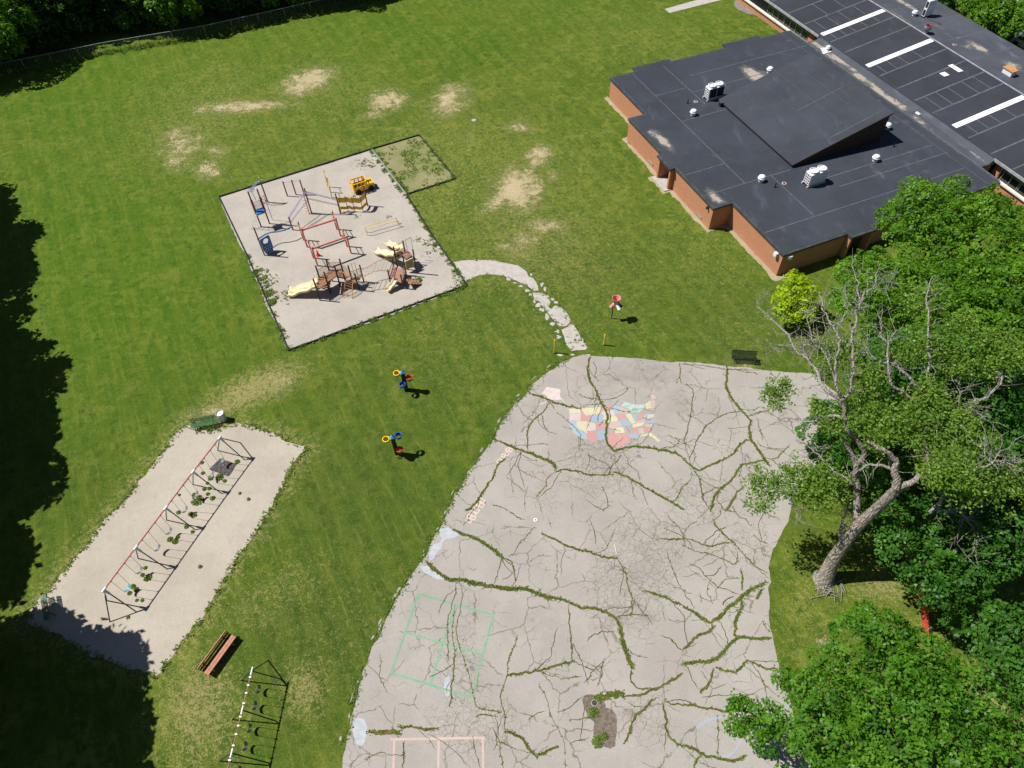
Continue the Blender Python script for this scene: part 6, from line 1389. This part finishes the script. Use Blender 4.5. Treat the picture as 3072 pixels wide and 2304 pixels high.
# ---- half dead cottonwood
def half_dead():
    base=P3(2472,1737); t=thing('half_dead_tree','tall half dead tree with grey furrowed trunk, bare silvery limbs and thin leaf clusters','tree',base)
    ZD=Zm(2400,1400,4.1475); rr=np.random.default_rng(5)
    pv=lambda Z,x,y,z: P3(*Z(x,y),z)
    tk=MB()
    B=base
    tp=[B-Vector((0,0,.1)),B+Vector((0,0,.25)),pv(ZD,420,1150,2.2),pv(ZD,560,950,3.9),pv(ZD,720,740,5.7),pv(ZD,860,610,6.9),pv(ZD,1010,470,8.3),pv(ZD,1150,330,9.7),pv(ZD,1190,270,10.2)]
    tk.tube(tp,[.78,.50,.40,.36,.34,.31,.28,.26,.15],14)
    limbs=[(tp[4],[(R6,1125,1480,7.4),(R6,1130,1370,8.6),(R6,1080,1250,9.6),(R6,1030,1170,10.4)],.30,.14),
     ((R6,1130,1370,8.6),[(R6,1180,1270,9.6),(R6,1120,1190,10.4),(R6,1070,1130,11.0),(R6,1050,1020,11.9),(R6,1040,930,12.6),(R6,1015,880,13.0),(R6,990,800,13.5),(R6,985,740,13.8)],.24,.11),
     (tp[8],[(R6,1375,1400,11.0),(R6,1380,1340,11.5),(R6,1330,1285,11.9),(R6,1260,1235,12.2),(R6,1200,1200,12.4)],.30,.10),
     (tp[7],[(R6,1450,1490,10.4),(R6,1530,1440,10.8),(R6,1600,1428,11.0),(R6,1700,1400,11.4),(R6,1800,1390,11.8),(R6,1880,1390,12.0)],.27,.08),
     (tp[3],[(R9,1015,170,4.4),(R9,1030,80,5.0),(R9,1060,0,5.6),(R6,1075,1600,6.1)],.17,.10),
     ((R6,1375,1390,11.0),[(R6,1250,1352,11.0),(R6,1180,1365,10.8),(R6,1105,1420,10.4)],.15,.06),
     ((R6,1040,930,12.6),[(R6,930,870,12.7),(R6,870,760,12.6),(R6,820,670,12.4),(R6,760,640,12.3)],.19,.12),
     ((R6,760,640,12.3),[(R6,700,550,12.2),(R6,640,460,12.0),(R6,560,390,11.8),(R6,490,330,11.6),(R6,480,290,11.6)],.11,.03),
     ((R6,705,575,12.2),[(R6,650,585,12.1),(R6,590,580,12.0),(R6,535,578,11.9)],.06,.02),
     ((R6,820,670,12.4),[(R6,770,590,12.8),(R6,850,560,13.2),(R6,815,470,13.6),(R6,790,350,14.0)],.12,.03),
     ((R6,830,520,13.4),[(R6,880,600,13.0),(R6,930,500,13.6),(R6,1010,470,14.0)],.06,.02),
     ((R6,1040,930,12.6),[(R6,1080,880,13.0),(R6,1100,780,13.6),(R6,1110,710,14.0)],.12,.08),
     ((R6,1010,870,13.0),[(R6,960,720,13.8),(R6,930,640,14.2),(R6,880,570,14.5),(R6,850,540,14.6)],.10,.05),
     ((R6,1025,545,14.6),[(R6,970,460,14.9),(R6,930,370,15.2),(R6,905,300,15.3),(R6,890,240,15.4)],.12,.03),
     ((R6,970,460,14.9),[(R6,1030,420,15.2),(R6,1060,350,15.5),(R6,1040,250,15.7)],.08,.03),
     ((R6,930,370,15.2),[(R6,860,400,15.0),(R6,760,340,14.9)],.05,.02),
     ((R6,1100,480,14.8),[(R6,1125,370,15.2),(R6,1150,320,15.4),(R6,1180,240,15.6),(R6,1240,210,15.8),(R6,1260,120,16.0),(R6,1275,60,16.0)],.13,.03),
     ((R6,1150,320,15.4),[(R6,1140,210,15.8),(R6,1120,120,16.0),(R6,1090,50,16.1)],.09,.02),
     ((R6,1125,370,15.2),[(R6,1070,300,15.4),(R6,1040,200,15.6)],.07,.02),
     ((R6,1240,210,15.8),[(R6,1310,170,15.9),(R6,1350,165,15.9)],.05,.02),
     ((R6,1110,720,14.0),[(R6,1100,600,14.4),(R6,1100,480,14.8)],.09,.10),
     ((R6,985,740,13.8),[(R6,1000,640,14.2),(R6,1025,545,14.6)],.09,.10),
     ((R6,1590,900,11.8),[(R6,1490,830,12.4),(R6,1400,720,13.0),(R6,1330,695,13.2),(R6,1240,660,13.4),(R6,1190,615,13.6)],.16,.06),
     ((R6,1525,950,11.6),[(R6,1420,870,12.3),(R6,1345,800,12.9),(R6,1335,690,13.4),(R6,1325,560,14.0),(R6,1280,500,14.2)],.16,.07),
     ((R6,1320,560,14.0),[(R6,1390,490,14.2),(R6,1430,440,14.4)],.07,.02),
     ((R6,1280,500,14.2),[(R6,1280,440,14.4),(R6,1265,380,14.6)],.06,.02),
     ((R6,1190,615,13.6),[(R6,1200,540,14.0),(R6,1130,470,14.2)],.06,.02),
     ((R6,1600,1428,11.0),[(R6,1560,1200,11.2),(R6,1540,1040,11.5),(R6,1525,950,11.6)],.20,.15),
     ((R6,1570,1100,11.4),[(R6,1600,900,12.2),(R6,1592,700,13.0),(R6,1585,560,13.6),(R6,1590,400,14.2),(R6,1580,270,14.6),(R6,1620,130,15.0)],.15,.03),
     ((R6,1700,1400,11.4),[(R6,1790,1150,11.6),(R6,1870,960,12.0),(R6,1950,920,12.2),(R6,2040,850,12.5),(R6,2070,770,12.7),(R6,2060,760,12.8)],.17,.09),
     ((R6,1800,960,12.0),[(R6,1790,870,12.3),(R6,1760,790,12.5)],.06,.02),
     ((R6,1880,1390,12.0),[(R6,2000,1350,12.2),(R6,2060,1330,12.3),(R6,2130,1345,12.3),(R6,2212,1330,12.4)],.12,.04),
     ((R6,2000,1350,12.2),[(R6,1960,1270,12.6),(R6,1990,1210,12.8)],.06,.02),((R6,2000,1350,12.2),[(R6,2060,1260,12.6),(R6,2190,1170,12.9)],.06,.015),
     ((R6,1870,970,12.0),[(R6,1880,1000,11.6),(R6,1830,1050,11.4),(R6,1780,1075,11.3)],.08,.02),((R6,1870,990,12.0),[(R6,1930,1030,11.8),(R6,2000,1080,11.6)],.06,.02),((R6,1860,970,12.0),[(R6,1800,960,12.2),(R6,1795,880,12.6),(R6,1740,770,12.8)],.06,.02),
     ((R6,1640,1430,11.0),[(R6,1640,1250,11.4),(R6,1650,1150,11.7),(R6,1620,1070,12)],.08,.03),((R6,1645,1270,11.3),[(R6,1590,1300,11.2),(R6,1550,1290,11.1)],.05,.015),
     ((R6,1060,1052,11.6),[(R6,980,1040,11.2),(R6,900,1045,10.8),(R6,840,1070,10.4),(R6,770,1065,10.0),(R6,700,1040,9.6),(R6,640,1060,9.3)],.14,.05),
     ((R6,760,1060,10),[(R6,700,1000,9.8),(R6,640,960,9.6),(R6,560,900,9.4)],.07,.02),((R6,640,1060,9.3),[(R6,590,1090,9.1),(R6,540,1100,9.0)],.04,.015),
     ((R6,915,1330,8.2),[(R6,860,1270,8.3),(R6,800,1220,8.4),(R6,735,1190,8.5)],.09,.04),((R6,915,1330,8.2),[(R6,1000,1400,8.2),(R6,1110,1470,8.0)],.07,.10),
     ((R6,720,1620,6.8),[(R6,680,1600,6.9),(R6,740,1640,6.7),(R9,760,20,6.4),(R9,790,90,6.2)],.05,.02),
     ((R9,1600,0,9.0),[(R9,1780,-20,8.8),(R9,1840,40,8.5),(R9,1890,110,8.2),(R9,1910,200,7.9),(R9,1890,260,7.7)],.16,.02),
     ((R6,1720,1430,11.0),[(R6,1700,1550,10.0),(R9,1600,0,9.0)],.15,.14),
     ((R9,1880,95,8.3),[(R9,1950,105,8.3),(R9,2030,120,8.3),(R9,2100,110,8.3)],.06,.015),((R9,1890,110,8.2),[(R9,1930,210,7.8),(R9,1970,300,7.4)],.045,.012),((R9,1850,50,8.5),[(R9,1930,-10,8.7),(R9,1990,-60,9)],.05,.015),((R9,1840,40,8.5),[(R9,1790,90,8.2),(R9,1780,210,7.8)],.04,.012),((R9,2000,115,8.3),[(R9,2060,70,8.5),(R9,2090,60,8.5)],.03,.01)]
    dead=MB(); twig=[]
    for k,(st,pts,r0,r1) in enumerate(limbs):
        p0=st if isinstance(st,Vector) else pv(*st)
        ps=[p0]+[pv(*q) for q in pts]
        ps=smooth(ps,3) if len(ps)>2 else ps
        kk=.58 if r0<.26 else .72; n=len(ps); rs=[(r0+(r1-r0)*i/(n-1))*kk for i in range(n)]
        # slight natural kink
        ps=[p+Vector(rr.normal(size=3))*(.05 if 0<i<n-1 else 0) for i,p in enumerate(ps)]
        (tk if r0>=.20 else dead).tube(ps,rs,9 if r0>.12 else 6)
        if r0<.20:
            for i in range(1,n): 
                if rs[i]<.14: twig.append((ps[i-1],ps[i],rs[i]))
    for a,b,r in twig:
        d=(b-a)
        for _ in range(rr.poisson(1.5)):
            c=a+d*rr.random(); s=Vector(rr.normal(size=3)); s.z=s.z*.6+.15; s=(s.normalized()+d.normalized()*.5).normalized(); L=.35+.9*rr.random()
            mid=c+s*L*.5+Vector(rr.normal(size=3))*.08; e=c+s*L+Vector(rr.normal(size=3))*.16+Vector((0,0,.08))
            dead.tube([c,mid,e],[min(r*.6,.03),.016,.007],4,cap=False)
            for _ in range(rr.poisson(1.1)):
                s2=(s+Vector(rr.normal(size=3))*.7).normalized(); dead.tube([mid,mid+s2*(.2+.4*rr.random())],[.011,.005],4,cap=False)
    tk.build('trunk',M['bark'],t); dead.build('dead_branches',M['deadwood'],t)
    LC=[(R6,640,890,9.5,.75),(R6,560,900,9.4,.55),(R6,650,830,9.6,.45),(R6,600,960,9.4,.4),(R6,490,1450,7.2,.8),(R6,580,1530,7.0,.9),(R6,680,1450,7.4,.9),(R6,800,1480,7.6,1.0),(R6,930,1450,8.0,1.0),(R6,900,1570,7.2,.9),(R6,1000,1480,7.2,.6),(R6,760,1380,7.8,.7),(R6,500,1600,6.8,.6),
      (R6,950,620,12.4,.6),(R6,1000,680,12.6,.7),(R6,1080,600,12.6,.5),(R6,930,760,12.4,.5),(R6,1230,1040,11.6,1.0),(R6,1140,1000,11.6,.8),(R6,1330,1080,11.6,1.0),(R6,1300,1180,11.4,.8),(R6,1430,1100,11.5,.9),(R6,1500,980,12,.8),(R6,1560,1150,11.6,.9),(R6,1680,990,12.1,1.1),(R6,1750,1060,12,.9),(R6,1620,880,12.4,.8),(R6,1690,650,13,.9),(R6,1760,700,13,.8),(R6,1480,600,13.2,.7),(R6,1400,640,13,.6),(R6,1600,520,13.6,.8),(R6,1500,330,14,.6),(R6,1560,230,14.2,.6),(R6,1750,1280,11.4,1.0),(R6,1850,1330,11.6,.9),(R6,1950,1450,11.2,1.0),(R6,2060,1500,10.8,1.0),(R6,2130,1450,11,.9),(R6,1780,1480,11.6,1.0),(R6,1700,1400,12.4,.9),(R6,1800,1390,12.6,.9),(R6,1640,1440,11.8,.6),(R6,1640,1350,11,.8),(R6,1900,1180,11.8,.8),(R6,2050,620,13,.8),(R6,2120,560,13.2,.8),(R6,2150,660,13,.7),(R6,1980,720,12.8,.7),(R6,870,980,11,.45),(R6,960,1090,10.8,.5),(R6,1180,850,12.2,.5),(R6,1250,760,12.8,.5),(R6,1800,430,13.8,.7),(R6,1900,520,13.6,.7)]
    C=[];Nn=[];T=[]
    for Z,x,y,z,R in LC:
        c=np.array(pv(Z,x,y,z)); nc=int((8+30*R*R) if x<800 else (14+48*R*R))
        for _ in range(nc):
            o=rr.normal(size=3); o/=np.linalg.norm(o); o*=R*(rr.random()**.5*1.35+.25*(rr.random()<.15)); o[2]*=.45; nl=int(9+rr.random()*13)
            C.append(c+o+rr.normal(size=(nl,3))*.16); Nn.append(rr.normal(size=(nl,3))*.7+np.array([0,0,.8])); T.append(np.full(nl,rr.random()*.7+.15))
    leaf_mesh('crown',np.concatenate(C),np.concatenate(Nn),.085,M['leafC'],t,base,tone=np.concatenate(T),seed=9)
    # branch litter round the foot
    m=MB(); 
    for k in range(34):
        c=base+Vector((rr.normal()*.55+.2,-.55+rr.normal()*.28,.05+.05*rr.random()*(k%4))); a=rr.normal()*.7+(0 if k%3 else 1.2); L=.3+.9*rr.random(); d=Vector((math.cos(a),math.sin(a),rr.normal()*.05))
        m.tube([c-d*L/2,c+d*L*.1+Vector((0,0,.03)),c+d*L/2],[.035,.028,.015],5)
    tag(m.build('branch_pile',M['deadwood']),'pile of fallen grey sticks heaped at the foot of the half dead tree','sticks')
half_dead()
# ---- orange safety fence
fp=[P3(2560,1135),P3(2600,1260),P3(2680,1500),P3(2756,1800),P3(2764,1905),P3(2774,2050),P3(2800,2110),P3(2860,2260)]
t=thing('safety_fence','orange plastic mesh safety fence half hidden under the maples','fence',fp[0])
path=smooth(fp,7); m=MB(); rr=np.random.default_rng(2)
H=.95
for i in range(len(path)-1):
    a,b=path[i],path[i+1]; sag=.10*math.sin(i*1.3)
    for z in np.linspace(.05,H,13): m.beam(a+Vector((0,0,z*(1+sag*.1))),b+Vector((0,0,z)),.02,.030)
    L=(b-a).length
    for k in range(int(L/.12)): c=a+(b-a)*(k*.12/L); m.beam(c+Vector((0,0,.05)),c+Vector((0,0,H)),.02,.03,up=(1,0,0))
m.build('mesh',M['netorange'],t)
for p in fp: MB().tube([p,p+Vector((0,0,1.35))],.03,7).build('post',M['greypipe'],t)
# ---- back fence of chain link
t=thing('chain_link_fence','grey chain link fence with top rail along the back of the lawn','fence',P3(324,157))
f0=P3(-180,262); f1=P3(324,158); f2=P3(620,108); f3=P3(1010,20); f4=P3(1400,-80)
pts=[f0,f1,f2,f3,f4]; rail_=MB(); hf=1.25; net=MB()
posts=[]
for a,b in zip(pts[:-1],pts[1:]):
    L=(b-a).length; k=int(L/3)
    rail_.tube([a+Vector((0,0,hf)),b+Vector((0,0,hf))],.032,7)
    for i in range(k): posts.append(a+(b-a)*i/k)
    d=(b-a).normalized(); nn=int(L/.45)
    for i in range(nn):
        c=a+d*i*.45
        net.beam(c+Vector((0,0,.05)),c+d*1.1+Vector((0,0,hf)),.010,.010); net.beam(c+d*1.1+Vector((0,0,.05)),c+Vector((0,0,hf)),.010,.010)
rail_.build('top_rail',M['greypipe'],t); net.build('mesh',M['greypipe'],t)
for p in posts: MB().tube([p,p+Vector((0,0,hf+.06))],.035,7).build('post',M['greypipe'],t)
# rough grass under the fence
GF=[]
for a,b in zip(pts[:-1],pts[1:]):
    n=int((b-a).length*26)
    for _ in range(n): p=a+(b-a)*rr.random()+Vector((rr.normal()*.25,-.25+rr.normal()*.3,0)); GF.append((p.x,p.y,.14*(.5+rr.random())))
GF=np.array(GF); cen=np.repeat(GF,4,0); C=np.stack([cen[:,0]+rr.normal(size=len(cen))*.12,cen[:,1]+rr.normal(size=len(cen))*.12,.05+np.abs(rr.normal(size=len(cen)))*.16],1)
o=leaf_mesh('rough_grass',C,np.stack([rr.normal(size=len(C)),rr.normal(size=len(C))-.4,np.ones(len(C))*.6],1),cen[:,2],M['weed'],seed=8,aspect=.3); o['kind']='stuff'
# ---- trees left of the lawn (their shade falls over the left side)
def shade_tree(u,v,R,zc,seed,label):
    X,Y=P(u,v); k=1/math.tan(math.radians(SUN_EL)); sx,sy=math.cos(math.radians(SUN_AZ))*k,math.sin(math.radians(SUN_AZ))*k
    c=(X-sx*zc-R*1.22-.9,Y-sy*zc,zc)
    tree('shade_tree',label,'tree',(c[0],c[1],0),zc,lobeset(c,R,3.0,8,seed),M['leafD'],M['barkdark'],'tall trees along the left side of the lawn',nclump=5,nleaf=30,size=.30,seed=seed,clump_r=.75,lowcut=-1.1,gap=.02)
for i,(u,v,R,zc) in enumerate([(5,470,4.2,8),(70,640,4.2,8.5),(165,745,4.2,9),(95,985,4.4,9),(178,1120,4.4,9.5),(183,1225,4.0,9),(172,1370,4.2,9.5),(178,1500,4.0,9.5),(104,1705,2.5,9),(112,835,3.4,9),(20,860,5,9),(20,1300,5,9),(20,1560,5,9),(-60,1750,3.5,8.5),(225,1935,1.7,8.5),(412,2000,1.9,8.5),(375,2085,2.6,8.5),(465,2140,3.0,9),(455,2210,3.2,9),(500,2330,3.2,9),(150,2050,3.6,8.5),(200,2250,4.2,9),(-20,1960,4.0,8.5),(20,2150,4.0,9)]):
    shade_tree(u,v,R,zc,120+i,['tall leafy tree shading the upper left lawn','tall leafy tree shading the middle of the left lawn','tall leafy tree shading the left end of the sand pit','tall leafy tree shading the lower left corner'][0 if i<3 else (1 if i<13 and i!=8 else (2 if i in (8,13,14,15) else 3))])
# ---- parked car beyond the far roof
c=P3(3085,150); t=thing('parked_car','white car parked on the pavement beyond the far roof','car',c); d=Vector((.4,-.9,0)).normalized(); rz=math.atan2(d.y,d.x); n=Vector((-d.y,d.x,0)); ax=(d,n,up)
m=MB(); 
prof=[(-2.1,.35),(-2.1,.85),(-1.2,.95),(1.0,.98),(2.1,.75),(2.1,.35)]
for s in (0,): m.slab([c+d*x+up*z for x,z in prof],n,1.75)
m.build('body',M['white'],t)
m=MB(); m.slab([c+d*x+up*z for x,z in [(-1.6,.95),(-1.1,1.42),(.3,1.45),(1.1,.97)]],n,1.5); m.build('cabin',M['glass'],t)
m=MB(); m.slab([c+d*x+up*z for x,z in [(-1.05,1.43),(.25,1.46),(.2,1.49),(-1.0,1.47)]],n,1.4); m.build('roof',M['white'],t)
for x in (-1.3,1.3):
    for s in (-1,1): m=MB(); a=c+d*x+n*s*.78+up*.33; m.tube([a,a+n*s*.14],.33,16); m.build('wheel',M['rubber'],t)
# ------------------------------------------------------------------ camera, sun, sky
cam=bpy.data.cameras.new('camera'); co=bpy.data.objects.new('camera',cam); COL.objects.link(co)
cam.sensor_width=36; cam.lens=FPX/3072*36; cam.clip_end=4000; cam.clip_start=.5
rightv=Vector((1,0,0)); upv=Vector((0,math.cos(PITCH),math.sin(PITCH))); fwd=Vector((0,math.sin(PITCH),-math.cos(PITCH)))
cr_,sr_=math.cos(ROLL),math.sin(ROLL)
r2=rightv*cr_+upv*sr_; u2=upv*cr_-rightv*sr_
co.matrix_world=Matrix(((r2.x,u2.x,-fwd.x,0),(r2.y,u2.y,-fwd.y,0),(r2.z,u2.z,-fwd.z,CAMH),(0,0,0,1)))
scene.camera=co
sun=bpy.data.lights.new('sun','SUN'); sun.energy=5.0; sun.angle=math.radians(.53); sun.color=(1,.955,.89)
so=bpy.data.objects.new('sun',sun); COL.objects.link(so)
el=math.radians(SUN_EL); az=math.radians(SUN_AZ)
trav=Vector((math.cos(az)*math.cos(el),math.sin(az)*math.cos(el),-math.sin(el)))
so.rotation_euler=trav.to_track_quat('-Z','Y').to_euler(); so.location=(-30,30,60)
w=bpy.data.worlds.new('World'); scene.world=w; w.use_nodes=True
nt=w.node_tree; bg=nt.nodes['Background']; sk=nt.nodes.new('ShaderNodeTexSky'); sk.sky_type='NISHITA'; sk.sun_disc=False
sk.air_density=.7; sk.dust_density=.4; sk.sun_elevation=el; tosun=-trav; sk.sun_rotation=math.atan2(tosun.x,tosun.y)
nt.links.new(sk.outputs[0],bg.inputs[0]); bg.inputs[1].default_value=SKY
scene.view_settings.view_transform='Standard'; scene.view_settings.look='None'; scene.view_settings.gamma=1; scene.view_settings.exposure=EXPO
scene.render.engine='CYCLES'; scene.cycles.max_bounces=6; scene.cycles.diffuse_bounces=3; scene.cycles.transmission_bounces=3; scene.cycles.use_denoising=True
